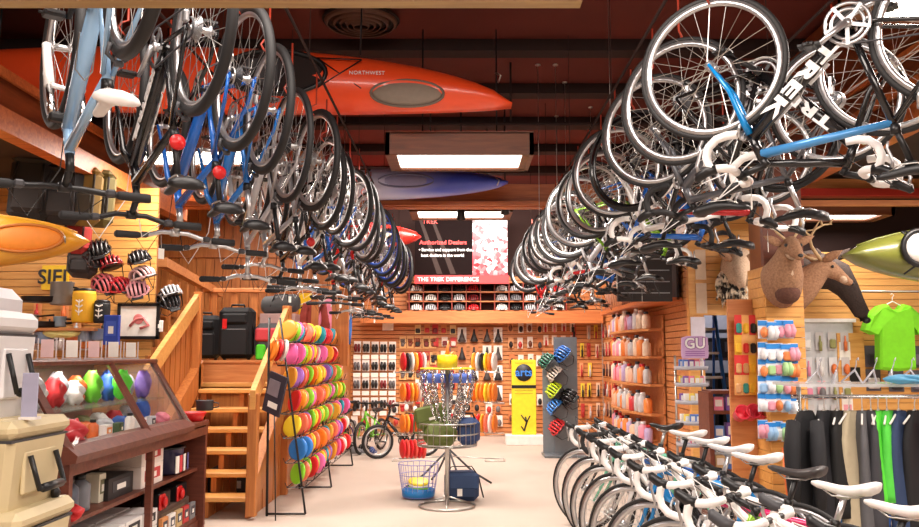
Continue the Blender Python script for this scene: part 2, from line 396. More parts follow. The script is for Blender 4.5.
# ---------------------------------------------------------------- bicycles
def arc(cx, cz, r, a0, a1, n, y=0): return [(cx + r * math.cos(math.radians(a0 + (a1 - a0) * i / n)), y, cz + r * math.sin(math.radians(a0 + (a1 - a0) * i / n))) for i in range(n + 1)]
GEO = {  # rear axle, front axle, bottom bracket, seat-tube top, head top, head bottom, bar clamp
 'road': dict(ra=(-.41, .34), fa=(.585, .34), bb=(0, .27), st=(-.155, .74), ht=(.375, .80), hb=(.42, .68), cl=(.47, .86), tr=.0135, rr=.327, tt=.027, dt=.035),
 'flat': dict(ra=(-.43, .34), fa=(.62, .34), bb=(0, .29), st=(-.14, .70), ht=(.37, .84), hb=(.42, .71), cl=(.43, .96), tr=.021, rr=.319, tt=.026, dt=.031),
 'comfort': dict(ra=(-.43, .34), fa=(.61, .34), bb=(0, .29), st=(-.16, .66), ht=(.34, .86), hb=(.40, .71), cl=(.33, 1.05), tr=.018, rr=.322, tt=.022, dt=.026),
 'kid': dict(ra=(-.33, .24), fa=(.42, .24), bb=(0, .24), st=(-.1, .50), ht=(.25, .62), hb=(.29, .52), cl=(.26, .74), tr=.022, rr=.218, tt=.02, dt=.024)}
def w_rim(R, deep, paired):
    def f(b):
        RX = Matrix.Rotation(PI / 2, 3, 'X')
        b.lathe([(R - .002, -.0125), (R - deep, -.009), (R - deep - .004, 0), (R - deep, .009), (R - .002, .0125), (R - .008, 0)], 48, R=RX, mi=0, closed=True)
        b.lathe([(.009, -.05), (.012, -.045), (.012, -.038), (.024, -.034), (.024, -.030), (.013, -.026), (.013, .026), (.024, .030), (.024, .034), (.012, .038), (.012, .045), (.009, .05)], 14, R=RX, mi=1)
        for k in range(24):
            a = 2 * PI * k / 24; s = 1 if k % 2 else -1; a2 = a + (.5 if (k // 2) % 2 else -.5) * (1 if not paired else .2)
            b.tube([(.023 * math.cos(a2), s * .031, .023 * math.sin(a2)), ((R - deep) * math.cos(a), 0, (R - deep) * math.sin(a))], .0016, 3, mi=2)
    return f
def w_tire(R, r):
    def f(b):
        n, k = 56, 10; rings = []
        prof = [(R + (r if True else 0) * math.cos(2 * PI * j / k) * 1.05, r * math.sin(2 * PI * j / k)) for j in range(k)]
        b.lathe(prof, n, R=Matrix.Rotation(PI / 2, 3, 'X'), closed=True)
    return f
def cassette(b):
    RX = Matrix.Rotation(PI / 2, 3, 'X')
    for i in range(7): r = .052 - i * .0045; b.lathe([(r - .016, .014 + i * .004), (r, .014 + i * .004), (r, .0155 + i * .004), (r - .016, .0155 + i * .004)], 20, R=RX)
def crank(kind):
    r = .095 if kind == 'road' else .085
    def f(b):
        RX = Matrix.Rotation(PI / 2, 3, 'X')
        for rr, y in ((r, .045), (r * .76, .038)):
            b.lathe([(rr - .014, y), (rr, y), (rr, y + .003), (rr - .014, y + .003)], 36, R=RX, closed=True, mi=0)
        for k in range(5):
            a = 2 * PI * k / 5 + .3; b.box((.5 * r * math.cos(a), -.046, .5 * r * math.sin(a)), (r, .006, .016), 1, R=Matrix.Rotation(-a, 3, 'Y'))
        b.lathe([(.018, -.06), (.02, .05), (.018, .06)], 14, R=RX, mi=1)
        A = math.radians(35); c, s = math.cos(A), math.sin(A)
        b.tube([(0, -.062, 0), (.17 * c, -.075, .17 * s)], [.014, .010], 8, mi=1); b.tube([(0, .062, 0), (-.17 * c, .075, -.17 * s)], [.014, .010], 8, mi=1)
    return f
def pedal(b): b.box((0, 0, 0), (.085, .062, .010), 0); b.box((0, 0, 0), (.05, .075, .022), 0, b=.006); b.tube([(0, -.05, 0), (0, .05, 0)], .006, 6)
def saddle_mesh(b):
    rings = []; N = 12
    for i in range(N + 1):
        t = i / N; x = .14 - .27 * t; w_ = .018 + (.058 * max(0, (t - .38) / .62) ** 1.5 if t > .38 else 0) + .006 * t; w_ *= (1 if t < .97 else .8); z = .008 * math.cos(t * 6) + (.012 * max(0, t - .6) * 2)
        h = .016 + .016 * t; sc = .55 if i in (0,) else (.75 if i == N else 1)
        rings.append([Vector((x, sc * w_ * 1.12 * math.cos(a), z + (h * .55 if math.sin(a) > 0 else h * 1.25) * sc * math.sin(a))) for a in [2 * PI * k / 14 for k in range(14)]])
    b.loft(rings, 0)
    for s in (-1, 1): b.tube([(.09, s * .012, -.015), (.05, s * .022, -.038), (-.05, s * .022, -.038), (-.10, s * .034, -.015)], .0035, 5, mi=1)
def drop_pts(s, g):
    x, z = g['cl']
    return [(x, s * .02, z), (x, s * .075, z), (x, s * .15, z), (x + .02, s * .19, z), (x + .07, s * .205, z), (x + .085, s * .207, z - .02), (x + .092, s * .208, z - .055), (x + .08, s * .21, z - .095), (x + .045, s * .212, z - .125), (x, s * .215, z - .135), (x - .045, s * .217, z - .133)]
_nb = [0]
def P3(p, y=0): return (p[0], y, p[1])
def bike(label, kind='flat', frame=(20, 20, 22), accent=None, rim='alloy', bar='black', sad=(24, 24, 26), fork=None, seat=.93, tag_=True, refl=False, susp=False, deco=None, cat='bicycle', group=None, tape=(240, 238, 236), light_=False, stemw=False):
    g = GEO[kind]; road = kind == 'road'; kid = kind == 'kid'
    t = thing('bicycle', label, cat, group=group)
    fm = mat('bike_paint_%d_%d_%d' % frame, frame, .25, .15, coat=.5, var=.02); am = mat('bike_paint_%d_%d_%d' % accent, accent, .25, .15, coat=.5, var=.02) if accent else fm
    fk = mat('bike_paint_%d_%d_%d' % fork, fork, .25, .15, coat=.5, var=.02) if fork else fm
    ra, fa, bb, stp, ht, hb, cl = (g[k] for k in ('ra', 'fa', 'bb', 'st', 'ht', 'hb', 'cl'))
    def fr(b):
        b.tube([P3(bb), P3(stp)], .016, 10); b.tube([P3(hb), P3(ht)], [.022, .019], 10)
        b.tube([P3((hb[0] - .006, hb[1] + .015)), P3(((hb[0] + bb[0]) / 2, (hb[1] + bb[1]) / 2 + .002)), P3(bb)], [g['dt'] * .85, g['dt'], g['dt'] * .8], 10)
        z1 = stp[1] - .03
        b.tube([P3((ht[0] + .004, ht[1] - .025)), P3((stp[0] + .01, z1))], [g['tt'] * .85, g['tt'] * .6], 10, mi=1)
        b.lathe([(.022, -.035), (.024, -.03), (.024, .03), (.022, .035)], 14, c=P3(bb), R=Matrix.Rotation(PI / 2, 3, 'X'))
        for s in (-1, 1):
            b.tube([P3((bb[0] - .03, bb[1]), s * .025), P3((bb[0] - .12, bb[1] + .01), s * .04), P3(ra, s * .062)], [.012, .010, .008], 8)
            b.tube([P3((stp[0], stp[1] - .04), s * .016), P3((ra[0] + .06, ra[1] + .10), s * .055), P3(ra, s * .062)], [.009, .009, .008], 8)
            b.box(P3(ra, s * .062), (.035, .006, .03), 0, b=.002)
        b.lathe([(.02, -.02), (.021, .02)], 12, c=P3(stp), mi=2)
    part('frame', t, fr, fm, am, BLACK, key='frame_' + kind)
    def ff(b):
        if susp:
            for s in (-1, 1):
                mx = (hb[0] + (fa[0] - hb[0]) * .45, hb[1] + (fa[1] - hb[1]) * .45)
                b.tube([P3((hb[0] + .01, hb[1] - .03), s * .058), P3(mx, s * .058)], .015, 10, mi=1)
                b.tube([P3(mx, s * .058), P3(fa, s * .058)], [.021, .017], 10, mi=0)
            b.box((hb[0], 0, hb[1] - .02), (.05, .15, .035), 2, b=.01); b.tube([P3((hb[0] + .05, hb[1] - .16), -.058), P3((hb[0] + .075, hb[1] - .16), 0), P3((hb[0] + .05, hb[1] - .16), .058)], .011, 8, mi=0)
        else:
            for s in (-1, 1): b.tube([P3((hb[0] + .002, hb[1] + .0), s * .018), P3((hb[0] + .02, hb[1] - .05), s * .045), P3((hb[0] + .075, hb[1] - .2), s * .052), P3(fa, s * .052)], [.018, .016, .012, .008], 8, mi=0)
    part('fork', t, ff, fk, CHROME, BLACK, key='fork_%s_%d' % (kind, susp))
    rm = {'alloy': ALLOY, 'black': GLOSSB, 'white': WHITE, 'blue': col((40, 90, 200), .3)}[rim]
    for (c, back) in ((ra, 1), (fa, 0)):
        wh = part('wheel', t, w_rim(g['rr'] - g['tr'] * .55, .028 if road else .024, back), rm, ALLOY, STEEL, key='wheel_%s_%d' % (kind, back)); wh.location = P3(c)
        part('tire', wh, w_tire(g['rr'], g['tr']), RUBBER, key='tire_' + kind)
        if back and not kid: part('cassette', wh, cassette, ALLOY if _nb[0] % 2 else DGREY, key='cassette')
    x, z = cl
    gm = col(tape, .7)
    if road:
        hbr = part('handlebar', t, lambda b: (b.tube(list(reversed(drop_pts(-1, g))) + drop_pts(1, g)[1:], .012, 8),), BLACK, key='dropbar')
        for s in (-1, 1):
            part('bar_tape', hbr, lambda b: b.tube(drop_pts(s, g)[1:], .0185, 8), gm, key='tape%d' % s)
            def lev(b):
                b.tube([(x + .05, s * .203, z + .002), (x + .09, s * .205, z + .008), (x + .13, s * .205, z + .03), (x + .138, s * .205, z + .05)], [.021, .024, .022, .011], 8, mi=0)
                b.tube([(x + .125, s * .206, z + .02), (x + .135, s * .208, z - .02), (x + .115, s * .212, z - .08), (x + .12, s * .214, z - .11)], [.010, .008, .007, .005], 6, mi=1, flat=.6)
            part('brake_lever', hbr, lev, BLACK if _nb[0] % 4 or not stemw else DGREY, ALLOY, key='hood%d' % s)
    else:
        W = .31 if not kid else .25; rise = .03 if bar != 'black' or _nb[0] % 2 else .012
        bm = ALLOY if bar != 'black' else BLACK
        hbr = part('handlebar', t, lambda b: b.tube([(x - .05, -W, z + rise + .005), (x - .02, -.16, z + rise), (x, -.07, z), (x, .07, z), (x - .02, .16, z + rise), (x - .05, W, z + rise + .005)], .0125, 8), bm, key='flatbar%s%.3f' % (kind, rise))
        for s in (-1, 1):
            part('grip', hbr, lambda b: b.tube([(x - .033, s * (W - .12), z + rise + .002), (x - .036, s * (W - .11), z + rise + .002), (x - .05, s * W, z + rise + .006), (x - .052, s * (W + .006), z + rise + .006)], [.015, .018, .019, .014], 10), col((38, 38, 40), .8), key='grip%s%d%.3f' % (kind, s, rise))
            def lev(b):
                b.box((x - .02, s * (W - .145), z + rise - .004), (.045, .04, .03), 0, b=.008)
                b.tube([(x, s * (W - .15), z + rise - .005), (x + .03, s * (W - .11), z + rise - .01), (x + .02, s * (W - .03), z + rise - .014)], [.008, .006, .005], 6, mi=1)
            part('brake_lever', hbr, lev, DGREY, ALLOY if _nb[0] % 2 else BLACK, key='lever%s%d%.3f' % (kind, s, rise))
    part('stem', t, lambda b: (b.tube([P3(ht), P3((ht[0] - .02, ht[1] + (.03 if road else .07)))], .017, 10), b.tube([P3((ht[0] - .012, ht[1] + (.025 if road else .06))), P3(cl)], .015, 10), b.lathe([(.02, -.022), (.02, .022)], 12, c=P3(cl), R=Matrix.Rotation(PI / 2, 3, 'X'))), WHITE if stemw else (ALLOY if bar == 'silver' else BLACK), key='stem_' + kind)
    sz = seat if not kid else .62; dz = sz - .04; dx = (stp[0] - bb[0]) / (stp[1] - bb[1]); sx = stp[0] + dx * (dz - stp[1])
    part('seatpost', t, lambda b: (b.tube([P3((stp[0] - dx * .05, stp[1] - .05)), P3((sx, dz - .01))], .0135, 10), b.box((sx, 0, dz), (.05, .04, .02), b=.005)), ALLOY if (_nb[0] % 3 == 0) else BLACK, key='post_%s_%.2f' % (kind, seat))
    sd = part('saddle', t, saddle_mesh, col(sad, .45), STEEL, key='saddle'); sd.location = (sx - .01, 0, sz)
    ck = part('crankset', t, crank(kind), ALLOY if road or bar == 'silver' else DGREY, ALLOY if _nb[0] % 2 else BLACK, key='crank_' + kind); ck.location = P3(bb)
    A = math.radians(35)
    for s in (-1, 1):
        pd = part('pedal', ck, pedal, BLACK, key='pedal'); pd.location = (-s * .17 * math.cos(A), s * .125, -s * .17 * math.sin(A))
    r = .09
    def ch(b):
        pts = [(ra[0], -.048, ra[1] + .04), (bb[0], -.044, bb[1] + r)] + arc(bb[0], bb[1], r, 80, -80, 8, -.044) + [(bb[0], -.044, bb[1] - r), (ra[0] + .02, -.048, ra[1] - .10)] + arc(ra[0] + .01, ra[1] - .09, .02, -60, -180, 4, -.048) + [(ra[0] + .03, -.048, ra[1] - .045)] + arc(ra[0], ra[1], .04, -90, -260, 6, -.048)
        b.tube(pts, .0045, 5, closed=True)
    part('chain', t, ch, DGREY if _nb[0] % 2 else STEEL, key='chain_' + kind)
    if not kid:
        part('derailleur', t, lambda b: (b.box((ra[0] + .01, -.062, ra[1] - .045), (.03, .022, .05), 0, b=.006), b.box((ra[0] + .015, -.05, ra[1] - .09), (.02, .008, .07), 0, b=.003), b.lathe([(.018, -.004), (.018, .004)], 10, c=(ra[0] + .012, -.048, ra[1] - .11), R=Matrix.Rotation(PI / 2, 3, 'X'), mi=1)), ALLOY, BLACK, key='derailleur_' + kind)
        for (cx, cz, nm) in ((hb[0] + .035, hb[1] + .0, 'f'), (ra[0] + .155, ra[1] + .31, 'r')):
            part('brake_caliper', t, lambda b: (b.tube([(cx, -.03, cz - .055), (cx + .01, -.036, cz - .02), (cx + .012, 0, cz + .012), (cx + .01, .036, cz - .02), (cx, .03, cz - .055)], .008, 6), b.box((cx, 0, cz + .012), (.02, .03, .02), b=.004)), ALLOY if road else DGREY, key='caliper_%s_%s' % (kind, nm))
        def cab(b):
            b.tube([(x + .1, -.19, z + .0), (x + .15, -.10, z + .10 if not road else z + .04), (hb[0] + .11, 0, hb[1] + .16), (hb[0] + .06, .0, hb[1] + .02)], .0028, 4)
            b.tube([(x + .05, .18, z + .0), (x + .13, .09, z + .08), (ht[0] + .08, .02, ht[1] + .02), (ht[0] - .04, .03, ht[1] - .08)], .0028, 4)
        part('cable', t, cab, col((235, 235, 235), .4) if _nb[0] % 2 else BLACK, key='cable_' + kind)
    if road or _nb[0] % 3 == 0:
        part('water_bottle_cage', t, lambda b: [b.tube([(.5 * (hb[0] + bb[0]) * k + .0, s * .03, .5 * (hb[1] + bb[1]) * k + .05 + .0) for k in (.75, 1.0)] + [(.5 * (hb[0] + bb[0]) - .02, 0, .5 * (hb[1] + bb[1]) + .095)], .003, 4) for s in (-1, 1)], STEEL, key='cage_' + kind)
    if refl: part('reflector', t, lambda b: b.lathe([(.001, .006), (.032, .004), (.034, -.004), (.02, -.006)], 16, c=(stp[0] - .05, 0, stp[1] + .04), R=Matrix.Rotation(-PI / 2, 3, 'Y')), RED, key='reflector', label='round red rear reflector')
    if tag_:
        tg = part('price_tag', t, lambda b: (b.tube([(0, 0, 0), (.005, 0, .07)], .0015, 4, mi=1), b.box((.005, 0, .10), (.036, .003, .055), 0)), CARD, STEEL, key='price_tag'); tg.location = (cl[0] - .03, .05 if _nb[0] % 2 else -.08, cl[1] + .02); tg.rotation_euler = (0, 0, 1.2)
    if deco:
        a = math.atan2(hb[1] - bb[1], hb[0] - bb[0]); word, size, dm = deco
        px_, pz = (hb[0] + bb[0]) / 2 - .01, (hb[1] + bb[1]) / 2
        R = Euler((PI / 2, 0, 0)).to_matrix(); M = (Matrix.Rotation(-a, 3, 'Y') @ R).to_euler()
        letters('lettering', t, word, size, dm, (px_, -g['dt'] * 1.0, pz), M, ext=.0025, space=1.1, bold=.003, wide=2.0)
        M2 = (Matrix.Rotation(-a, 3, 'Y') @ Matrix.Rotation(PI, 3, 'Z') @ R).to_euler()
        letters('lettering', t, word, size, dm, (px_, g['dt'] * .98, pz), (Matrix.Rotation(-a, 3, 'Y') @ Euler((PI / 2, 0, PI)).to_matrix()).to_euler(), ext=.0025, space=1.1, bold=.003, wide=2.0)
    _nb[0] += 1
    return t
def hang(b, rearX, rearY, fwd, topz=3.06, front_at_aisle=False, g='flat'):
    f = Vector((fwd[0], fwd[1], 0)).normalized(); G = GEO[g]
    off = -G['fa'][0] if front_at_aisle else -G['ra'][0]
    p = Vector((rearX, rearY, topz)) + f * off
    b.location = p; b.rotation_euler = (PI, 0, math.atan2(f.y, f.x))
    # hooks that hold both wheels
    for k, (ax) in enumerate((G['ra'], G['fa'])):
        h = part('ceiling_hook', b, lambda m: m.tube([(0, 0, .30), (0, .03, .315), (0, .045, .34), (0, .03, .365), (0, 0, .38), (0, 0, .62)], .006, 6), col((170, 60, 40), .4), key='hook')
        h.rotation_euler = (PI, 0, 0); h.location = (ax[0], 0, .34 - .0 + .0)
        h.location = (ax[0], 0, .34); h.rotation_euler = (PI, 0, 0)
TXW = col((240, 240, 240), .4)
BL = (34, 104, 196); LB = (150, 190, 226); KB = (22, 22, 24); SV = (186, 186, 190); WH = (236, 234, 232); RD = (196, 30, 34); DG = (70, 72, 78)
left = [  # rear-axle Y, kind, description words, options
 (2.57, 'light blue mountain bike with a white fork leg, nearest of the left hanging row', dict(frame=LB, fork=WH, susp=True, seat=.77, sad=(225, 222, 220))),
 (3.22, 'black mountain bike with pale lettering, second in the left hanging row', dict(frame=KB, deco=('KESTREL', .045, TXW), refl=True)),
 (3.80, 'blue hybrid bike with a silver handlebar, third in the left hanging row', dict(frame=BL, bar='silver', refl=True)),
 (4.30, 'bright blue hybrid bike with silver chainring, fourth in the left hanging row', dict(frame=(36, 120, 205), bar='silver')),
 (4.92, 'silver grey comfort bike, fifth in the left hanging row', dict(frame=SV, bar='silver', susp=True, fork=SV)),
 (5.48, 'grey and silver hybrid bike, sixth in the left hanging row', dict(frame=(160, 160, 165), bar='silver')),
 (6.05, 'black city bike with a red reflector, seventh in the left hanging row', dict(frame=KB, refl=True)),
 (6.60, 'white hybrid bike with a silver bar, eighth in the left hanging row', dict(frame=WH, bar='silver')),
 (7.15, 'blue mountain bike with thick low frame, ninth in the left hanging row', dict(frame=BL, susp=True, fork=DG)),
 (7.70, 'black hybrid bike, tenth in the left hanging row', dict(frame=KB, bar='silver')),
 (8.25, 'red and black mountain bike, eleventh in the left hanging row', dict(frame=RD, accent=KB)),
 (8.80, 'silver mountain bike, twelfth in the left hanging row', dict(frame=SV, susp=True, fork=KB)),
 (9.35, 'black bike with blue rims, thirteenth in the left hanging row', dict(frame=KB, rim='blue')),
 (9.90, 'grey bike with blue rims, fourteenth in the left hanging row', dict(frame=DG, rim='blue')),
 (10.45, 'white bike with blue rims, fifteenth in the left hanging row', dict(frame=WH, rim='blue', bar='silver')),
 (11.00, 'black bike with blue rims just before the last three of the left row', dict(frame=KB, rim='blue')),
 (11.55, 'red bike with blue rims, third from the far end of the left hanging row', dict(frame=RD, rim='blue')),
 (12.1, 'silver bike with blue rims, next to last of the left hanging row', dict(frame=SV, rim='blue', bar='silver')),
 (12.65, 'dark grey bike, farthest of the left hanging row beside the banner', dict(frame=DG, bar='silver')),
]
rj = random.Random(4)
for (y, lab, o) in left:
    n_ = _nb[0]; kd = 'flat' if n_ < 4 or n_ % 3 == 0 else ('comfort' if n_ % 3 == 1 else 'flat')
    if n_ >= 5 and n_ % 2: o['bar'] = 'silver'
    b = bike(lab, kd, group='bicycles hanging upside down in the left row', tag_=n_ % 3 == 2, **o)
    a_ = math.atan2(.80, -.60) + (rj.uniform(-.12, .12) if n_ > 2 else 0)
    hang(b, -1.0 + .015 * (y - 4) + (rj.uniform(-.03, .03) if n_ > 3 else 0), y + (rj.uniform(-.05, .05) if n_ > 3 else 0), (math.cos(a_), math.sin(a_)), topz=3.06 + (rj.uniform(-.05, .03) if n_ > 3 else 0), g=kd)
CY = (0, 128, 200)
right = [
 (3.80, 1, 'nearest hanging black road bike with a bright blue fork and big white lettering', dict(frame=KB, accent=(70, 140, 200), fork=CY, deco=('TREK', .078, TXW)), 'road'),
 (4.32, 0, 'black road bike with white drop bars hanging second in the right row', dict(frame=KB, deco=('TREK', .07, TXW)), 'road'),
 (4.86, 1, 'grey and white lettered road bike hanging third in the right row', dict(frame=(96, 98, 104), deco=('TREK', .06, TXW), tape=(34, 34, 36)), 'road'),
 (5.45, 0, 'black and red road bike with dark rims hanging fourth in the right row', dict(frame=KB, accent=RD, rim='black'), 'road'),
 (6.05, 1, 'white road bike with white drop bars hanging fifth in the right row', dict(frame=WH), 'road'),
 (6.62, 0, 'blue road bike hanging sixth in the right row', dict(frame=BL, tape=(34, 34, 36)), 'road'),
 (7.20, 1, 'black flat bar bike with a silver bar hanging seventh in the right row', dict(frame=KB, bar='silver'), 'flat'),
 (7.75, 0, 'lime and black road bike hanging eighth in the right row', dict(frame=(130, 190, 40), accent=KB), 'road'),
 (8.30, 1, 'silver hybrid bike hanging ninth in the right row', dict(frame=SV), 'flat'),
 (8.85, 0, 'dark grey hybrid bike hanging tenth in the right row', dict(frame=DG, bar='silver'), 'flat'),
 (9.40, 1, 'white and red road bike hanging eleventh in the right row', dict(frame=WH, accent=RD), 'road'),
 (9.95, 0, 'blue hybrid bike hanging twelfth in the right row', dict(frame=BL), 'flat'),
 (10.50, 1, 'black hybrid bike hanging thirteenth in the right row', dict(frame=KB, bar='silver'), 'flat'),
 (11.05, 0, 'white hybrid bike hanging fourteenth in the right row', dict(frame=WH, bar='silver'), 'flat'),
 (11.60, 1, 'silver bike hanging fifteenth in the right row', dict(frame=SV, bar='silver'), 'flat'),
 (12.15, 0, 'black hybrid bike hanging next to last in the right row', dict(frame=KB), 'flat'),
 (12.7, 1, 'red hybrid bike hanging farthest in the right row beside the banner', dict(frame=RD, bar='silver'), 'flat'),
]
for (y, fr_, lab, o, kd) in right:
    b = bike(lab, kd, group='bicycles hanging upside down in the right row', light_=True, tag_=_nb[0] % 3 == 1, **o); jj = (rj.uniform(-.05, .05), rj.uniform(-.12, .12), rj.uniform(-.05, .03)) if y > 4.6 else (0, 0, 0)
    a_ = math.atan2(.54, -.84) + jj[1] if fr_ else math.atan2(-.60, .80) + jj[1]
    hang(b, 1.16 - .014 * (y - 4), y + jj[0], (math.cos(a_), math.sin(a_)), front_at_aisle=bool(fr_), g=kd, topz=3.11 + jj[2])
def rail(name, lab, x, y0, y1):
    t = thing(name, lab, 'rail', (x, y0, 3.3))
    part('pipe', t, lambda b: b.tube([(0, 0, 0), (0, y1 - y0, 0)], .009, 6), JOIST)
    for k in range(5): part('drop_rod', t, lambda b: b.tube([(0, .3 + k * (y1 - y0 - .6) / 4, 0), (0, .3 + k * (y1 - y0 - .6) / 4, 1.4)], .003, 5), JOIST)
rail('hanging_rail', 'ceiling rail over the aisle wheels of the left hanging bicycles', -.93, 2.2, 13.2); rail('hanging_rail', 'ceiling rail over the outer wheels of the left hanging bicycles', -1.63, 3.0, 13.0)
rail('hanging_rail', 'ceiling rail over the aisle wheels of the right hanging bicycles', 1.08, 3.3, 13.0); rail('hanging_rail', 'ceiling rail over the outer wheels of the right hanging bicycles', 1.95, 2.8, 11.8)
# parked row on the floor, right
park = [
 (7.36, 'black road bike with thin tires, farthest of the parked floor row', dict(frame=KB, sad=(30, 30, 32))),
 (6.72, 'mint green road bike parked second from the far end of the floor row', dict(frame=(120, 200, 170), tape=(34, 34, 36), sad=WH)),
 (6.22, 'white road bike with white saddle parked third from the far end', dict(frame=WH, sad=WH)),
 (5.76, 'white and blue road bike parked fourth from the far end', dict(frame=WH, accent=BL, sad=WH)),
 (5.30, 'bright blue road bike with white drop bars in the middle of the floor row', dict(frame=(40, 140, 210), sad=WH)),
 (4.74, 'black road bike with white tape and black saddle in the middle of the floor row', dict(frame=KB, accent=WH, sad=(60, 56, 56))),
 (4.22, 'white and magenta road bike with white fork parked fourth from the near end', dict(frame=WH, accent=(205, 40, 100), sad=WH)),
 (3.74, 'lime green and white road bike parked third from the near end', dict(frame=(140, 190, 50), fork=WH, sad=WH)),
 (3.26, 'red and white road bike with a white saddle parked second from the near end', dict(frame=RD, fork=WH, sad=WH)),
 (2.80, 'red road bike with white drop bars, nearest of the parked floor row', dict(frame=(200, 36, 40), fork=WH, sad=WH)),
]
for i_, (y, lab, o) in enumerate(park):
    b = bike(lab, 'road', group='road bikes parked in a row on the floor', seat=.90, tag_=False, light_=True, stemw=i_ % 3 == 2, **o)
    f = Vector((-.72, .69, 0)).normalized(); fa = Vector((1.07, y, 0))
    b.location = fa - f * GEO['road']['fa'][0]; b.rotation_euler = (math.radians(-1.5), 0, math.atan2(f.y, f.x))
rk = thing('bike_floor_rack', 'low black floor rack holding the rear wheels of the parked road bikes', 'bike rack', (1.80, 1.9, 0))
part('rail', rk, lambda b: (b.box((0, 2.2, .03), (.05, 5.6, .03)), b.box((-.16, 2.2, .03), (.05, 5.6, .03))), BLACK)
for (x, y, yaw, lab, o) in [(-1.32, 13.1, 2.0, 'lime green kids bicycle standing in front of the shoe display', dict(frame=(120, 200, 50), group=None)), (-1.75, 12.9, 2.1, 'small purple kids bicycle left of the lime green one', dict(frame=(90, 70, 150))), (-.78, 12.4, 1.2, 'small black kids bicycle behind the disc carousel', dict(frame=KB))]:
    o.pop('group', None); b = bike(lab, 'kid', seat=.6, tag_=False, **o); b.location = (x, y, 0); b.rotation_euler = (0, 0, yaw + 2.4)
# ---------------------------------------------------------------- kayaks
def kayak_hull(L, W, H, skew=0):
    """hull lying along X, deck facing -Y (hung on its side): W runs along Z, H along Y"""
    def f(b):
        rings = []; N = 36
        for i in range(N + 1):
            u = -1 + 2 * i / N; k = max(0, 1 - abs(u) ** 2.3) ** .62; k = max(k, .03); e = 1 if abs(u) < .93 else 1 - (abs(u) - .93) * 3
            ring = []
            for j in range(20):
                a = 2 * PI * j / 20; c, s_ = math.cos(a), math.sin(a)
                zz = (abs(c) ** .8) * (1 if c > 0 else -1) * W / 2 * k
                yy = (-.42 * H * abs(s_) ** 1.3 * (.55 + .45 * k) if s_ < 0 else .58 * H * abs(s_) ** .75 * (.35 + .65 * k)) * e
                ring.append(Vector((u * L / 2, yy + .10 * H * u * u * -1.2, zz - skew * (1 - k) * W * 1.9 * (1 if u > 0 else .3))))
            rings.append(ring)
        b.loft(rings)
        mid = [Vector((r[0].x, r[0].y, 0)) for r in rings]
    return f
def oval(b, cx, cz, rx, rz, y, r, mi=0, n=28): b.tube([(cx + rx * math.cos(2 * PI * k / n), y, cz + rz * math.sin(2 * PI * k / n)) for k in range(n)], r, 8, mi=mi, closed=True)
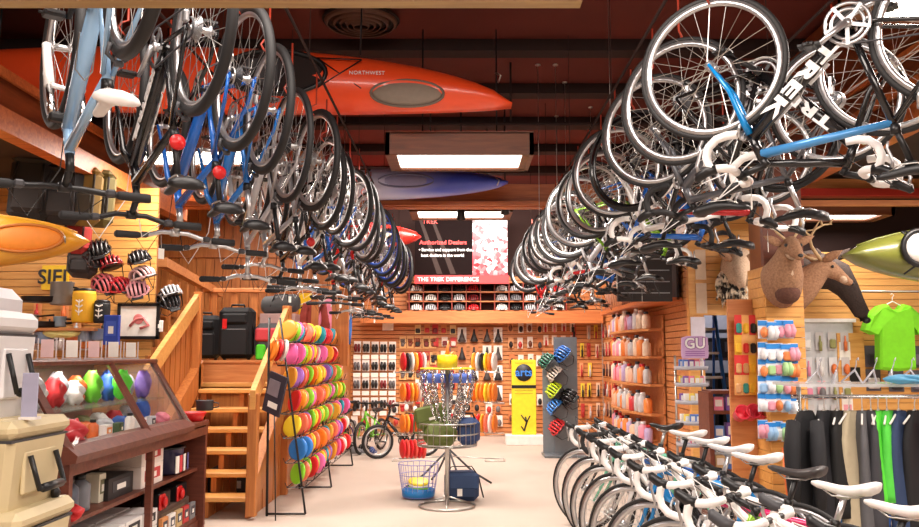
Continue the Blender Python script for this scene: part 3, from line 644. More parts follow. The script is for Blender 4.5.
def kayak(label, L, W, H, rgb, loc, rot=(0, 0, 0), rgb2=None, hatch=(.8,), cockpit=-.1, word=None, ropes=True, hatchcol=(150, 136, 122), top=4.6, skew=0, lid=None, hz=0):
    t = thing('kayak', label, 'kayak', loc, rot)
    m = mat('hull_%d_%d_%d' % rgb, rgb, .35, var=.03, coat=.3)
    if rgb2:
        nt = m.node_tree; n = nt.nodes.new('ShaderNodeTexNoise'); n.inputs['Scale'].default_value = 1.1
        tc = nt.nodes['Texture Coordinate']; sp = nt.nodes.new('ShaderNodeSeparateXYZ'); ad = nt.nodes.new('ShaderNodeMath'); ad.operation = 'MULTIPLY_ADD'
        nt.links.new(tc.outputs['Object'], sp.inputs[0]); nt.links.new(sp.outputs['X'], ad.inputs[0]); ad.inputs[1].default_value = .45; nt.links.new(n.outputs['Fac'], ad.inputs[2])
        cr = nt.nodes.new('ShaderNodeMapRange'); cr.inputs[1].default_value = .45; cr.inputs[2].default_value = 1.05
        nt.links.new(ad.outputs[0], cr.inputs[0]); mx = nt.nodes['Mix']; mx.inputs[6].default_value = (*lin(rgb), 1); mx.inputs[7].default_value = (*lin(rgb2), 1); nt.links.new(cr.outputs[0], mx.inputs[0])
    hl = part('hull', t, kayak_hull(L, W, H, skew), m)
    if not skew: part('keel_seam', t, lambda b: b.tube([(L / 2 * u, .12 * H * -u * u + .0, W / 2 * max(0, 1 - abs(u) ** 2.3) ** .62 + .004) for u in [(-.96 + 1.92 * i / 30) for i in range(31)]], .007, 6), m)
    yd = -.42 * H
    if cockpit is not None:
        part('cockpit_rim', t, lambda b: oval(b, cockpit * L / 2, 0, .42, W * .33, yd - .01, .02), BLACK)
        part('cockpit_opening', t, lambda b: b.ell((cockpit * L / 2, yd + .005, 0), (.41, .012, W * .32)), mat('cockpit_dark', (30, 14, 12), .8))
        part('seat', t, lambda b: b.box((cockpit * L / 2 - .1, yd - .015, 0), (.3, .05, W * .4), b=.02), DGREY)
    for hx in hatch:
        hc = part('hatch_cover', t, lambda b: b.ell((hx * L / 2, yd + .02, hz), (.29, .035, W * .19), 0, 28, 8), col(hatchcol, .6))
        part('hatch_rim', t, lambda b: oval(b, hx * L / 2, hz, .30, W * .2, yd + .01, .012), col(tuple(int(v * .8) for v in hatchcol), .6))
        if ropes: part('deck_bungee', t, lambda b: [b.tube(l, .006, 5) for l in ([(hx * L / 2 - .75, yd, .13), (hx * L / 2 - .38, yd + .01, -.12)], [(hx * L / 2 - .38, yd, .12), (hx * L / 2 - .75, yd, -.13)], [(hx * L / 2 - .75, yd, .13), (hx * L / 2 - .38, yd, .12)])], BLACK)
    if lid:
        part('round_hatch', t, lambda b: (b.lathe([(0.001, .035), (.085, .03), (.095, 0), (.095, -.03)], 28, c=(lid[0], yd, lid[1]), R=Matrix.Rotation(PI / 2, 3, 'X'), mi=0), oval(b, lid[0], lid[1], .105, .105, yd - .01, .018, mi=1)), WHITE, BLACK)
    part('carry_handle', t, lambda b: b.tube([(L / 2 - .12, yd + .05, -.04), (L / 2 - .10, yd - .01, 0), (L / 2 - .14, yd + .05, .04)], .008, 6), STEEL)
    if word: letters('lettering', t, word[0], word[1], TXW, word[2], space=1.1)
    part('strap', t, lambda b: [b.tube([(sx, 0, W / 2 - .05), (sx, 0, top - loc[2])], .008, 5) for sx in (-L * .28, L * .27)], BLACK)
    return t
kayak('long red orange kayak hung on its side across the ceiling, deck towards the aisle', 5.6, .56, .5, (255, 84, 36), (-2.36, 7.0, 3.78), hatch=(.69,), cockpit=.30, word=('NORTHWEST', .045, (1.60, -.235, .00)), rot=(.0, math.radians(.9), 0), skew=.20, hz=-.155)
kayak('white and blue kayak hung on its side beyond the near light panel', 3.7, .36, .4, (222, 222, 228), (-1.32, 9.2, 3.33), rgb2=(64, 84, 205), hatch=(.40,), cockpit=-.15, hatchcol=(150, 150, 190))
kayak('red kayak far back left of the banner', 3.6, .55, .45, (214, 30, 20), (-2.45, 14.3, 3.45), hatch=(.6,), cockpit=None, ropes=False)
kayak('orange yellow kayak tip hanging under the left soffit', 3.8, .52, .45, (240, 140, 40), (-4.80, 6.6, 2.34), rgb2=(244, 176, 50), hatch=(.78,), cockpit=0, rot=(0, math.radians(0), 0), hatchcol=(240, 140, 40), top=3.1)
kayak('olive green kayak with a round white hatch hanging at right', 3.8, .50, .4, (112, 116, 48), (4.30, 5.3, 2.07), hatch=(-.45,), cockpit=.15, top=3.17, lid=(-1.50, .03))

# ---------------------------------------------------------------- coolers at left
def cooler(label, x, y, z, w_, d, h, rgb, group=None, facing=0):
    t = thing('cooler', label, 'cooler', (x, y, z), (0, 0, facing), group); m = mat('cooler_%d_%d_%d' % rgb, rgb, .5, var=.02)
    def body(b):
        rings = []
        for (zz, k) in ((0, .90), (.02, .92), (h * .74, 1), (h * .76, 1)):
            rings.append([Vector((sx * w_ / 2 * k - (sx * .03 if abs(sy) == 1 else 0) * 0, sy * d / 2 * k, zz)) for sx, sy in ((-1, -.85), (-.93, -1), (.93, -1), (1, -.85), (1, .85), (.93, 1), (-.93, 1), (-1, .85))])
        b.loft(rings, sm=False)
    part('body', t, body, m)
    part('lid', t, lambda b: (b.box((0, 0, h * .885), (w_ * 1.03, d * 1.03, h * .2), b=.03), b.box((0, 0, h * .98), (w_ * .8, d * .7, h * .04), b=.01)), m)
    part('seal', t, lambda b: b.box((0, 0, h * .772), (w_ * .99, d * .99, .012)), DGREY)
    for s in (-1, 1):
        part('latch', t, lambda b: (b.box((s * w_ * .3, -d / 2 - .015, h * .74), (.04, .03, .12), b=.01),), BLACK)
        part('handle', t, lambda b: (b.tube([(s * (w_ / 2 + .01), -d * .22, h * .6), (s * (w_ / 2 + .055), -d * .22, h * .25), (s * (w_ / 2 + .055), d * .22, h * .25), (s * (w_ / 2 + .01), d * .22, h * .6)], .012, 8), b.tube([(s * (w_ / 2 + .056), -d * .16, h * .25), (s * (w_ / 2 + .056), d * .16, h * .25)], .02, 8)), BLACK)
    for s in (-1, 1): part('recessed_panel', t, lambda b: b.box((s * w_ * .487, 0, h * .42), (.02, d * .55, h * .46), b=.008), m)
    part('drain_plug', t, lambda b: b.lathe([(.025, 0), (.025, .02), (.012, .03)], 12, c=(w_ / 2 * .95, d * .33, h * .1), R=Matrix.Rotation(PI / 2, 3, 'Y')), BLACK)
    return t
TAN = (206, 190, 150)
cooler('tan hard cooler, lowest one of the stack in the front left corner', -2.20, 3.85, 0, .76, .52, .42, TAN, 'tan coolers stacked at the left edge')
cooler('tan hard cooler in the middle of the front left stack', -2.20, 3.85, .395, .76, .52, .41, TAN, 'tan coolers stacked at the left edge')
cooler('tan hard cooler on top of the front left stack, under the white one', -2.24, 3.85, .78, .76, .52, .40, TAN, 'tan coolers stacked at the left edge')
cooler('small white cooler standing on the tan coolers', -2.22, 3.80, 1.17, .5, .38, .48, (232, 232, 234))
t = thing('cooler', 'large white cooler standing on end with a black rope handle behind the stack', 'cooler', (-2.62, 4.37, 0))
part('body', t, lambda b: b.box((0, 0, .9), (.60, .40, 1.8), b=.06), mat('cooler_white', (226, 226, 232), .5, var=.02))
part('lid', t, lambda b: b.box((.04, -.20, 1.3), (.5, .09, .72), b=.04), _m['cooler_white'])
part('handle', t, lambda b: (b.tube([(-.2, -.25, 1.66), (.17, -.27, 1.64), (.22, -.28, 1.3), (.17, -.27, 1.02), (-.2, -.25, 1.0)], .014, 8),), BLACK)
part('tag', t, lambda b: b.box((.27, -.28, 1.32), (.1, .01, .16)), CARD)
s = thing('price_card', 'lilac grey standing price card on the tan cooler', 'price card', (-1.86, 3.72, 1.175))
part('card', s, lambda b: b.box((0, 0, .1), (.07, .006, .2), b=.002), col((170, 170, 196), .6)); part('foot', s, lambda b: b.box((0, .01, .006), (.075, .05, .012)), WHITE)

# ---------------------------------------------------------------- display case
DC = thing('display_case', 'long brown wooden display case with a slanted glass front and open shelves', 'display case', (-2.15, 4.78, 0))
L, G = 2.57, 2.02
def px(y0, y1, poly): return lambda b: b.prism(poly, y0, y1)
SIDE = [(-.75, 0), (-.02, 0), (-.02, .86), (.03, .88), (.03, .93), (-.27, 1.38), (-.75, 1.38)]
for y_ in (.0, L - .04): part('end_panel', DC, lambda b: b.prism([(-.75, 0), (-.02, 0), (-.02, .86), (-.75, .86)], y_, y_ + .04, plane='xz'), WALNUT)
part('end_panel', DC, lambda b: b.prism([(-.75, .86), (.0, .88), (.03, .93), (-.27, 1.38), (-.75, 1.38)], G - .02, G, plane='xz'), mat('case_end_glass', (200, 190, 180), .1, alpha=.3), label='clear upper end pane')
part('side_counter', DC, lambda b: b.box((-.38, (G + L) / 2, .885), (.78, L - G + .04, .04), b=.006), WALNUT)
for y in (0, 1.18, G):
    def upr(b):
        b.tube([(-.0, y, .92), (-.29, y, 1.40)], .026, 4); pass
    part('upright', DC, upr, WALNUT)
for y in (0.02, 1.30, L - .02):
    part('post', DC, lambda b: b.box((-.02, y, .45), (.045, .045, .9)), WALNUT)
part('top', DC, lambda b: (b.box((-.53, G / 2, 1.405), (.54, G + .08, .035), b=.008)), WALNUT)
part('ledge', DC, lambda b: (b.prism([(-.10, .84), (.05, .86), (.06, .90), (.0, .95), (-.10, .95)], -.04, G + .04, plane='xz'), b.box((-.02, L / 2, .82), (.05, L + .02, .07))), WALNUT)
part('display_deck', DC, lambda b: b.box((-.4, G / 2, .90), (.7, G - .02, .02)), mat('white_shelf_lining', (225, 215, 205), .6))
part('shelf', DC, lambda b: b.box((-.42, G / 2, 1.12), (.5, G - .06, .008)), mat('glass_shelf', (120, 140, 130), .1, alpha=.3))
part('back_panel', DC, lambda b: (b.box((-.76, L / 2, .45), (.02, L, .88)), b.box((-.76, G / 2, 1.13), (.02, G, .5))), mat('case_back', (150, 110, 90), .6))
part('shelf', DC, lambda b: b.box((-.4, L / 2, .50), (.68, L - .04, .025)), WALNUT, label='wooden shelf under the glass section')
part('shelf', DC, lambda b: b.box((-.4, L / 2, .10), (.7, L, .04)), WALNUT, label='bottom shelf'); part('plinth', DC, lambda b: b.box((-.06, L / 2, .04), (.04, L, .08)), WALNUT)
gl = mat('display_glass', (40, 44, 44), .03, alpha=.06, spec=.9)
area('case_fill', (-2.55, 5.78, 1.375), .04, 1.7, 9, (1, .93, .85))  # added fill strip under the top, brightens the goods inside the case
for (a, c) in ((.03, 1.15), (1.21, G - .03)):
    part('glass_pane', DC, lambda b: b.prism([(.0, .93), (-.28, 1.38), (-.285, 1.378), (-.005, .928)], a, c, plane='xz'), gl)
CX, CYY = -2.15, 4.78
def pbox(label, x, y, z, sx, sy, sz, rgb, stripe=(200, 40, 40), rz=0, name='product_box', cat='box', group='boxed goods in the display case', face='x'):
    t = thing(name, label, cat, (x, y, z), (0, 0, rz), group)
    part('carton', t, lambda b: b.box((0, 0, sz / 2), (sx, sy, sz), b=.003), col(rgb, .6), key='carton%.3f%.3f%.3f' % (sx, sy, sz))
    if face == 'x':
        part('printed_label', t, lambda b: (b.box((sx / 2 + .001, 0, sz * .55), (.003, sy * .7, sz * .5), 0), b.box((sx / 2 + .002, 0, sz * .5), (.003, sy * .35, sz * .25), 1)), col(stripe, .6), CARD, key='plx%.3f%.3f%.3f' % (sx, sy, sz))
    else:
        part('printed_label', t, lambda b: (b.box((0, -sy / 2 - .001, sz * .55), (sx * .7, .003, sz * .5), 0), b.box((0, -sy / 2 - .002, sz * .5), (sx * .35, .003, sz * .25), 1)), col(stripe, .6), CARD, key='ply%.3f%.3f%.3f' % (sx, sy, sz))
    return t
def bottle(label, x, y, z, r, h, rgb, cap=(30, 30, 30), group=None, name='bottle', cat='bottle'):
    t = thing(name, label, cat, (x, y, z), group=group)
    part('body', t, lambda b: b.lathe([(r * .9, 0), (r, .01), (r, h * .72), (r * .55, h * .84), (r * .45, h * .88)], 16), col(rgb, .35), key='bt%.3f%.3f' % (r, h))
    part('cap', t, lambda b: b.lathe([(r * .55, h * .86), (r * .55, h), (r * .4, h)], 14), col(cap, .4), key='cp%.3f%.3f' % (r, h)); return t
def pouch(label, loc, w_, d, h, rgb, group=None, rz=0, name='gear_pouch', cat='pouch', rot=None):
    t = thing(name, label, cat, loc, rot or (0, 0, rz), group)
    def f(b):
        rings = []
        for i in range(9):
            u = i / 8; k = max(.12, math.sin(PI * (.06 + .88 * u)) ** .45)
            rings.append([Vector((w_ / 2 * k * (abs(math.cos(a)) ** .7) * (1 if math.cos(a) > 0 else -1), d / 2 * k * (1 + .22 * math.sin(5 * a + u * 9)) * math.sin(a) + .012 * math.sin(u * 11 + 3 * a), h * (u + .05 * math.sin(3 * a + 2 * u)))) for a in [2 * PI * j / 16 for j in range(16)]])
        b.loft(rings)
    part('bag', t, f, col(rgb, .55), key='pouch%.3f%.3f%.3f' % (w_, d, h)); part('seam', t, lambda b: b.box((0, 0, h * .97), (w_ * .3, d * .2, h * .08), b=.004), BLACK, key='seam%.3f%.3f%.3f' % (w_, d, h)); return t
cols = [('silver', (200, 200, 205)), ('red', (200, 36, 40)), ('dark green', (60, 84, 50)), ('orange', (226, 110, 50)), ('black', (30, 30, 32)), ('white', (236, 232, 228)), ('blue', (52, 92, 180)), ('olive', (120, 122, 74)), ('pink', (232, 130, 150)), ('yellow', (232, 205, 60)), ('lime', (110, 205, 50)), ('purple', (110, 80, 150))]
CD = dict(cols)
rr = random.Random(3)
upper = ['white', 'silver', 'silver', 'white', 'red', 'silver', 'white', 'orange', 'lime', 'silver', 'blue', 'blue', 'silver', 'pink']
for i, c in enumerate(upper):
    pouch('%s gear pouch, %s from the near end on the glass case shelf' % (c, ORD[i]), (CX - .42 - .05 * (i % 2), CYY + .11 + i * .138, 1.128), .12, .12, .15 + .03 * (i % 3), CD[c], 'pouches on the glass shelf', rz=1.3)
lower = ['black', 'white', 'olive', 'silver', 'olive', 'silver', 'orange', 'olive', 'silver', 'white', 'blue', 'red', 'olive', 'silver']
for i, c in enumerate(lower):
    pouch('%s gear bundle, %s from the near end on the case deck' % (c, ORD[i]), (CX - .32 - .1 * (i % 2), CYY + .11 + i * .138, .912), .14, .12, .10 + .03 * (i % 2), CD[c], 'bundles on the case deck', rz=.4 * (i % 3), name='gear_bundle', cat='gear')
for i in range(18):
    c, cc = rr.choice(cols[:8] + cols[5:6] * 3 + cols[:1] * 3)
    z = 1.128 if i % 2 else .912; xx = CX - (.54 if i % 2 else .20)
    if i % 3 == 0: bottle('%s small canister, %s from near in the %s of the case' % (c, ORD[i // 2], 'upper back row' if i % 2 else 'front row'), xx, CYY + .13 + i * .103, z, .035, .13, cc, group='canisters in the case')
    else: pbox('%s small packet, %s from near in the %s of the case' % (c, ORD[i // 2], 'upper back row' if i % 2 else 'front row'), xx, CYY + .13 + i * .103, z, .05, .09, .13 if i % 2 else .08, cc, rr.choice([(200, 50, 50), (50, 90, 60), (40, 40, 44), (230, 140, 60)]), rz=rr.uniform(-.4, .4), group='small packets in the case')
for i, (c, dx, z, h_) in enumerate([('pink', .16, .912, .16), ('blue', .30, .912, .2), ('white', .44, .912, .15), ('purple', .30, 1.128, .2), ('silver', .44, 1.128, .17), ('orange', .58, 1.128, .15)]): pouch('%s bag at the far end of the case, %s counting from the glass' % (c, ORD[i]), (CX - dx, CYY + 1.90 - .04 * (i % 2), z), .12, .11, h_ if z > 1 or dx > .2 else .1, CD[c], 'bags at the far end of the case')
pouch('round red pouch behind the near glass pane at the front of the deck', (CX - .16, CYY + .32, .912), .26, .14, .16, (222, 50, 60), rz=1.4)
p = (CX - .28, CYY + 1.78, .95)
pouch('bright green hanging bag behind the far glass pane', (CX - .3, CYY + 1.45, 1.14), .22, .08, .2, (90, 215, 50), rz=1.5)
# lower shelf goods
pbox('black shoe box on the middle shelf of the display case', CX - .27, CYY + 1.05, .513, .3, .42, .14, (36, 32, 34), (60, 60, 64))
pbox('white carton with coloured picture panels on the middle shelf, under another', CX - .24, CYY + 1.55, .513, .3, .44, .15, (240, 228, 220), (200, 60, 60))
pbox('white picture carton stacked on the other white carton on the middle shelf', CX - .24, CYY + 1.55, .665, .3, .44, .14, (240, 228, 220), (196, 50, 50))
pbox('white cards box standing at the near part of the middle shelf', CX - .2, CYY + .82, .513, .1, .1, .18, (226, 222, 200), (120, 120, 90))
for i, (c, dy) in enumerate([('dark blue', .18), ('grey blue', .34), ('grey', .50)]):
    bottle('%s fuel bottle, %s from the near end of the middle case shelf' % (c, ORD[i]), CX - .16, CYY + dy, .513, .065, .22, (60 + 30 * i, 74 + 25 * i, 96 + 18 * i), group='bottles on the middle case shelf')
pouch('red stuff pouch at the near end of the middle case shelf', (CX - .08, CYY + .2, .513), .16, .12, .09, RED and (214, 40, 44))
t = thing('steel_pot', 'grey cooking pot with a dark rim and price card on the middle case shelf', 'pot', (CX - .22, CYY + 2.12, .513))
part('pot_body', t, lambda b: b.lathe([(.13, 0), (.155, .02), (.165, .2), (.175, .21), (.165, .215), (.155, .03), (.001, .02)], 28), mat('pot_enamel', (54, 52, 84), .35)); part('rim', t, lambda b: b.lathe([(.165, .2), (.18, .205), (.18, .215), (.165, .22)], 28, closed=True), BLACK)
for k in range(4): part('picture_card', t, lambda b: b.box((.17, -.14 + k * .085, .09), (.006, .06, .13), R=Matrix.Rotation(.1 * k - .1, 3, 'Z')), [CARD, col((210, 60, 70), .6), CARD, col((90, 90, 150), .6)][k])
for i in range(2): 
    t = thing('lantern', 'red and black camping stove box, %s on the lower case shelf at its far end' % ('nearer' if i == 0 else 'farther'), 'stove', (CX - .19, CYY + 1.88 + i * .40, .29), group='red round stoves')
    part('body', t, lambda b: b.box((0, .05, .05), (.14, .26, .14), b=.01), BLACK, key='stv'); part('burner', t, lambda b: (b.box((.075, -.03, .05), (.02, .12, .12), b=.01), b.lathe([(.03, .0), (.045, .02), (.02, .03)], 16, c=(.085, -.03, .05), R=Matrix.Rotation(PI / 2, 3, 'Y'))), RED, key='brn')
pbox('grey plastic riser carrying the red stoves inside the case', CX - .26, CYY + 2.10, .12, .3, .78, .165, (92, 70, 60), (120, 100, 80))
k = 0
for r_ in range(2):
    for c in range(4):
        for z in range(2):
            k += 1
            pbox('patterned carton, %s row, %s pile from near, %s layer, bottom case shelf' % (['front', 'back'][r_], ORD[c], ['lower', 'upper'][z]), CX - .13 - .2 * r_, CYY + .5 + c * .3, .12 + z * .12, .18, .28, .115, (232, 228, 226), (34, 34, 40), group='patterned cartons on the bottom case shelf')
for i in range(5): pbox('%s upright box, %s from the near end of the boxes by the stoves' % (['orange', 'white', 'tan', 'red', 'grey'][i], ORD[i]), CX - .055 - .0, CYY + 1.72 + i * .165, .12, .03, .13, .13, [(222, 150, 90), (240, 236, 230), (200, 170, 120), (190, 50, 50), (120, 120, 124)][i], (70, 70, 80), group='small boxes by the stoves')
pouch('red lidded pouch at the near end of the bottom case shelf', (CX - .1, CYY + .12, .12), .2, .2, .13, (220, 40, 44))
pbox('tall white and red carton at the near end of the bottom case shelf', CX - .15, CYY + .32, .12, .2, .16, .26, (240, 226, 214), (200, 50, 50))
# things on top of the case
for i, (px_, c) in enumerate([(66, 0), (78, 1), (90, 0), (98, 1), (106, 0), (116, 0)]):
    Y = 4.85 + i * .33; x = -2.5
    t = thing('sign_holder', 'clear sign holder with a pale card on the case top, %s from the near end' % ORD[i], 'sign holder', (x, Y, 1.423), (0, 0, .5), 'sign holders on the case top')
    part('card', t, lambda b: b.box((0, 0, .07), (.07, .004, .11), R=Matrix.Rotation(-.15, 3, 'X')), CARD if c == 0 else col((226, 190, 190), .6), key='shc%d' % c); part('post', t, lambda b: [b.box((s * .05, 0, .065), (.008, .008, .13)) for s in (-1, 1)], mat('acrylic', (225, 220, 224), .2, alpha=.6), key='shp'); part('foot', t, lambda b: b.box((0, 0, .006), (.12, .05, .01)), _m['acrylic'], key='shf')
pbox('long flat wooden tray lying on the case top', -2.72, 5.0, 1.423, .3, .5, .06, (190, 140, 80), (160, 110, 60), name='tray', cat='tray', group=None)
t = thing('counter_jar', 'dark grey tin cup on the low counter at the far end of the case', 'tin cup', (-2.2, 7.43, .98)); part('cup', t, lambda b: b.lathe([(.07, 0), (.075, .08), (.08, .085), (.07, .085), (.065, .01), (.001, .01)], 20), DGREY); part('handle', t, lambda b: b.tube([(.07, 0, .07), (.12, 0, .06), (.12, 0, .03), (.07, 0, .02)], .006, 6), DGREY)
t = thing('red_tray', 'round red dish on the low counter at the far end of the case', 'dish', (-2.24, 7.2, .906)); part('dish', t, lambda b: b.lathe([(.0, 0), (.09, 0), (.12, .07), (.115, .075), (.08, .01), (0, .01)], 20), RED)

# ---------------------------------------------------------------- flying discs
def disc(b): b.lathe([(.001, .012), (.075, .012), (.095, .009), (.104, .0), (.105, -.008), (.101, -.008), (.098, .0), (.09, .005), (.001, .008)], 24)
DCOL = [('orange', (245, 130, 40)), ('red', (225, 40, 50)), ('yellow', (245, 215, 50)), ('lime', (140, 215, 50)), ('pink', (245, 110, 180)), ('salmon', (240, 120, 90)), ('teal', (30, 150, 170)), ('white', (240, 232, 225)), ('purple', (150, 100, 190)), ('blue', (50, 130, 215)), ('amber', (240, 165, 50)), ('coral', (245, 90, 80))]
def disc_obj(c, label, loc, rot, group):
    o = solo('flying_disc', label, 'disc', disc, mat('disc_%s' % c, dict(DCOL)[c], .35, var=.02), loc=loc, rot=rot, group=group, key='disc'); return o
tiers = [1.68, 1.46, 1.24, 1.02, .80, .58, .36]
near_c = ['orange', 'pink', 'white', 'yellow', 'salmon', 'blue']
dr = thing('disc_rack', 'black wire rack with seven sloping tiers of colourful flying discs', 'rack', (-1.65, 9.5, 0))
def tx(z): return -1.62 + (1.68 - z) * .10
Y0, Y1 = 8.0, 11.3
def dright(c, y): return 0
for j, z in enumerate(tiers):
    x = tx(z) + 1.65
    part('tier_wire', dr, lambda b: ([b.tube([(x + dx, Y0 - 9.6, z - .10), (x + dx, Y1 - 9.4, z - .10)], .005, 5) for dx in (-.08, .0, .08)], [b.tube([(x - .1, Y0 - 9.6 + q * .45, z - .06), (x - .08, Y0 - 9.6 + q * .45, z - .105), (x + .08, Y0 - 9.6 + q * .45, z - .105), (x + .11, Y0 - 9.6 + q * .45, z - .03)], .004, 4) for q in range(8)]), BLACK)
for y in (-1.58, 0, 1.86):
    part('frame_post', dr, lambda b: (b.tube([(-.10, y, 0), (-.12, y, 1.8)], .012, 8), b.tube([(.25, y, .02), (-.02, y, 1.8)], .010, 8), b.tube([(-.10, y, .02), (.25, y, .02)], .010, 8)), BLACK)
rd = random.Random(11)
for j, z in enumerate(tiers):
    last = None; n = 19
    for i in range(n):
        c = rd.choice([d[0] for d in DCOL[:7]] + ['amber', 'coral', 'orange', 'yellow', 'white', 'purple'] + ['lime'])
        if j == 5 and i < 2: c = 'blue'
        if j == 1 and i < 2: c = 'pink'
        if j == 1 and i == 3: c = 'lime'
        if j == 0 and i == 3: c = 'teal'
        if c == last: c = 'salmon' if c != 'salmon' else 'yellow'
        last = c if not (j == 5 and i < 2 or j == 1 and i < 2) else None
        y = Y0 + .03 + i * .172 + rd.uniform(-.03, .03); yaw = math.radians(-34 + rd.uniform(-15, 15))
        R = Matrix.Rotation(yaw, 4, 'Z') @ Matrix.Rotation(PI / 2 - rd.uniform(.15, .38), 4, 'X') @ Matrix.Rotation(0, 4, 'Z')
        disc_obj(c, '%s flying disc on the %s tier of the long rack, %s from its near end' % (c, ORD[j], ORD[i]), (tx(z) + rd.uniform(-.03, .03), y, z + rd.uniform(-.008, .012)), (R).to_euler(), 'flying discs on the long wire rack')
p = at(275, 345, 7.9)
for i, c in enumerate(['orange', 'red', 'white']): disc_obj(c, '%s disc in the small side pocket at the near end of the disc rack' % c, (-1.73 + i * .045, 7.93, 1.50), (PI / 2 - .25, .0, -.95), None)
t = thing('poster_board', 'dark poster leaning on the side of the disc rack by the stairs', 'poster', at(275, 394, 7.6), (0, math.radians(16), math.radians(-35))); part('board', t, lambda b: b.box((0, 0, 0), (.22, .02, .36)), mat('dark_poster', (50, 46, 60), .5)); part('picture', t, lambda b: (b.box((-.02, -.012, .05), (.14, .004, .14), 0), b.box((.01, -.012, -.1), (.12, .004, .05), 1)), col((130, 120, 130), .5), CARD)
part('prop_leg', t, lambda b: b.tube([(0, .02, -.1), (.28, .1, -1.19)], .006, 6), BLACK)

# ---------------------------------------------------------------- disc golf basket full of bags
bk = thing('disc_golf_basket', 'steel disc golf basket with chains and a yellow top band standing in the aisle', 'disc golf basket', (-.12, 8.4, 0))
part('base_ring', bk, lambda b: (b.tube([(.27 * math.cos(2 * PI * k / 32), .27 * math.sin(2 * PI * k / 32), .012) for k in range(32)], .010, 6, closed=True), [b.tube([(0, 0, .10), (.27 * math.cos(a), .27 * math.sin(a), .012)], .008, 6) for a in (.5, 2.6, 4.7)]), STEEL)
part('pole', bk, lambda b: b.tube([(0, 0, .02), (0, 0, 1.38)], .021, 12), STEEL)
part('pennant', bk, lambda b: (b.tube([(0, 0, 1.45), (.01, 0, 1.60)], [.03, .004], 6), b.tube([(.02, 0, 1.45), (.07, 0, 1.48)], [.03, .01], 6)), col((240, 120, 60), .5), label='orange pennant on the cap')
def bskt(b):
    for r, z in ((.29, .80), (.30, .70), (.29, .60)): b.tube([(r * math.cos(2 * PI * k / 40), r * math.sin(2 * PI * k / 40), z) for k in range(40)], .007, 6, closed=True)
    for k in range(28):
        a = 2 * PI * k / 28; b.tube([(.29 * math.cos(a), .29 * math.sin(a), .81), (.29 * math.cos(a), .29 * math.sin(a), .58), (.03 * math.cos(a), .03 * math.sin(a), .55)], .0035, 4)
part('catch_basket', bk, bskt, STEEL)
def chains(b):
    for (n, r1, r2, ph) in ((18, .26, .09, 0), (12, .17, .05, .26)):
        for k in range(n):
            a = 2 * PI * k / n + ph
            for q in range(18):
                u = q / 17; r = r2 + (r1 - r2) * (1 - u) ** .6 if True else 0; r = r1 * (1 - u ** 1.6) + r2 * u
                z = 1.30 - .55 * u; c = Vector((r * math.cos(a), r * math.sin(a), z)); R = Matrix.Rotation(a + q * 1.57, 3, 'Z')
                b.tube([c + R @ Vector((0, .012 * math.cos(t_), .024 * math.sin(t_))) for t_ in [PI * 2 * m_ / 8 for m_ in range(8)]], .005, 4, closed=True)
part('chains', bk, chains, CHROME)
part('top_band', bk, lambda b: (b.lathe([(.262, 1.315), (.268, 1.315), (.268, 1.33), (.262, 1.33)], 32, closed=True),), col((235, 200, 40), .4), label='yellow rim band')
part('top_cap', bk, lambda b: (b.lathe([(.0, 1.46), (.09, 1.455), (.10, 1.44), (.10, 1.335), (.09, 1.33)], 28),), col((250, 218, 30), .4), label='yellow cap')
part('top_spoke', bk, lambda b: [b.tube([(0, 0, 1.32), (.26 * math.cos(a), .26 * math.sin(a), 1.32)], .006, 5) for a in [PI * k / 3 for k in range(6)]], STEEL)
for i, sx in enumerate((-1, 1)):
    o = part('skirt_disc', bk, lambda b: b.lathe([(.11, 0), (.115, -.03), (.11, -.09), (.10, -.09), (.10, -.01), (.0, 0)], 24, mi=0), mat('clear_blue_disc', (90, 120, 205), .3, alpha=.75)); o.location = (sx * .125, -.02, 1.275)
pouch('olive green messenger bag lying in the wire basket', (-.19, 8.36, .575), .34, .24, .24, (98, 110, 50), rz=.15, name='messenger_bag', cat='bag')
t = thing('messenger_bag', 'olive green flap bag leaning on top of the other green bag in the basket', 'bag', (-.26, 8.38, .76), (0, -.22, .2)); part('bag_body', t, lambda b: b.box((0, 0, .1), (.30, .14, .22), b=.04), col((104, 118, 54), .7)); part('flap', t, lambda b: b.box((0, -.06, .14), (.31, .04, .15), b=.018), col((92, 104, 46), .7)); part('strap', t, lambda b: b.tube([(-.15, 0, .15), (-.2, -.06, 0), (0, -.12, -.08), (.16, -.03, .12)], .012, 6, flat=.4), col((70, 80, 40), .7)); part('label_patch', t, lambda b: b.box((0, -.085, .09), (.06, .004, .025)), CARD)
t = thing('pannier_bag', 'navy blue bag in the right side of the wire basket', 'bag', (.09, 8.4, .60), (0, 0, -.3)); part('bag_body', t, lambda b: b.box((0, 0, .12), (.20, .2, .26), b=.05), col((44, 66, 110), .7)); part('zip', t, lambda b: b.box((0, -.1, .17), (.15, .008, .012)), BLACK); part('handle', t, lambda b: b.tube([(-.06, 0, .24), (-.04, 0, .29), (.04, 0, .29), (.06, 0, .24)], .01, 6), BLACK)
t = thing('bike_bag', 'navy blue bag with shoulder strap on the floor behind the basket foot', 'bag', (.02, 8.75, 0), (0, 0, .1))
part('bag_body', t, lambda b: b.box((0, 0, .15), (.34, .22, .29), b=.05), col((34, 54, 88), .7)); part('flap', t, lambda b: b.box((0, -.10, .2), (.33, .05, .16), b=.02), col((40, 64, 102), .7)); part('price_tag', t, lambda b: b.box((-.03, -.13, .1), (.05, .004, .07)), CARD); part('strap', t, lambda b: b.tube([(-.16, 0, .26), (-.1, -.02, .34), (.1, -.02, .34), (.17, 0, .24), (.22, -.02, .03)], .012, 6, flat=.4), BLACK)
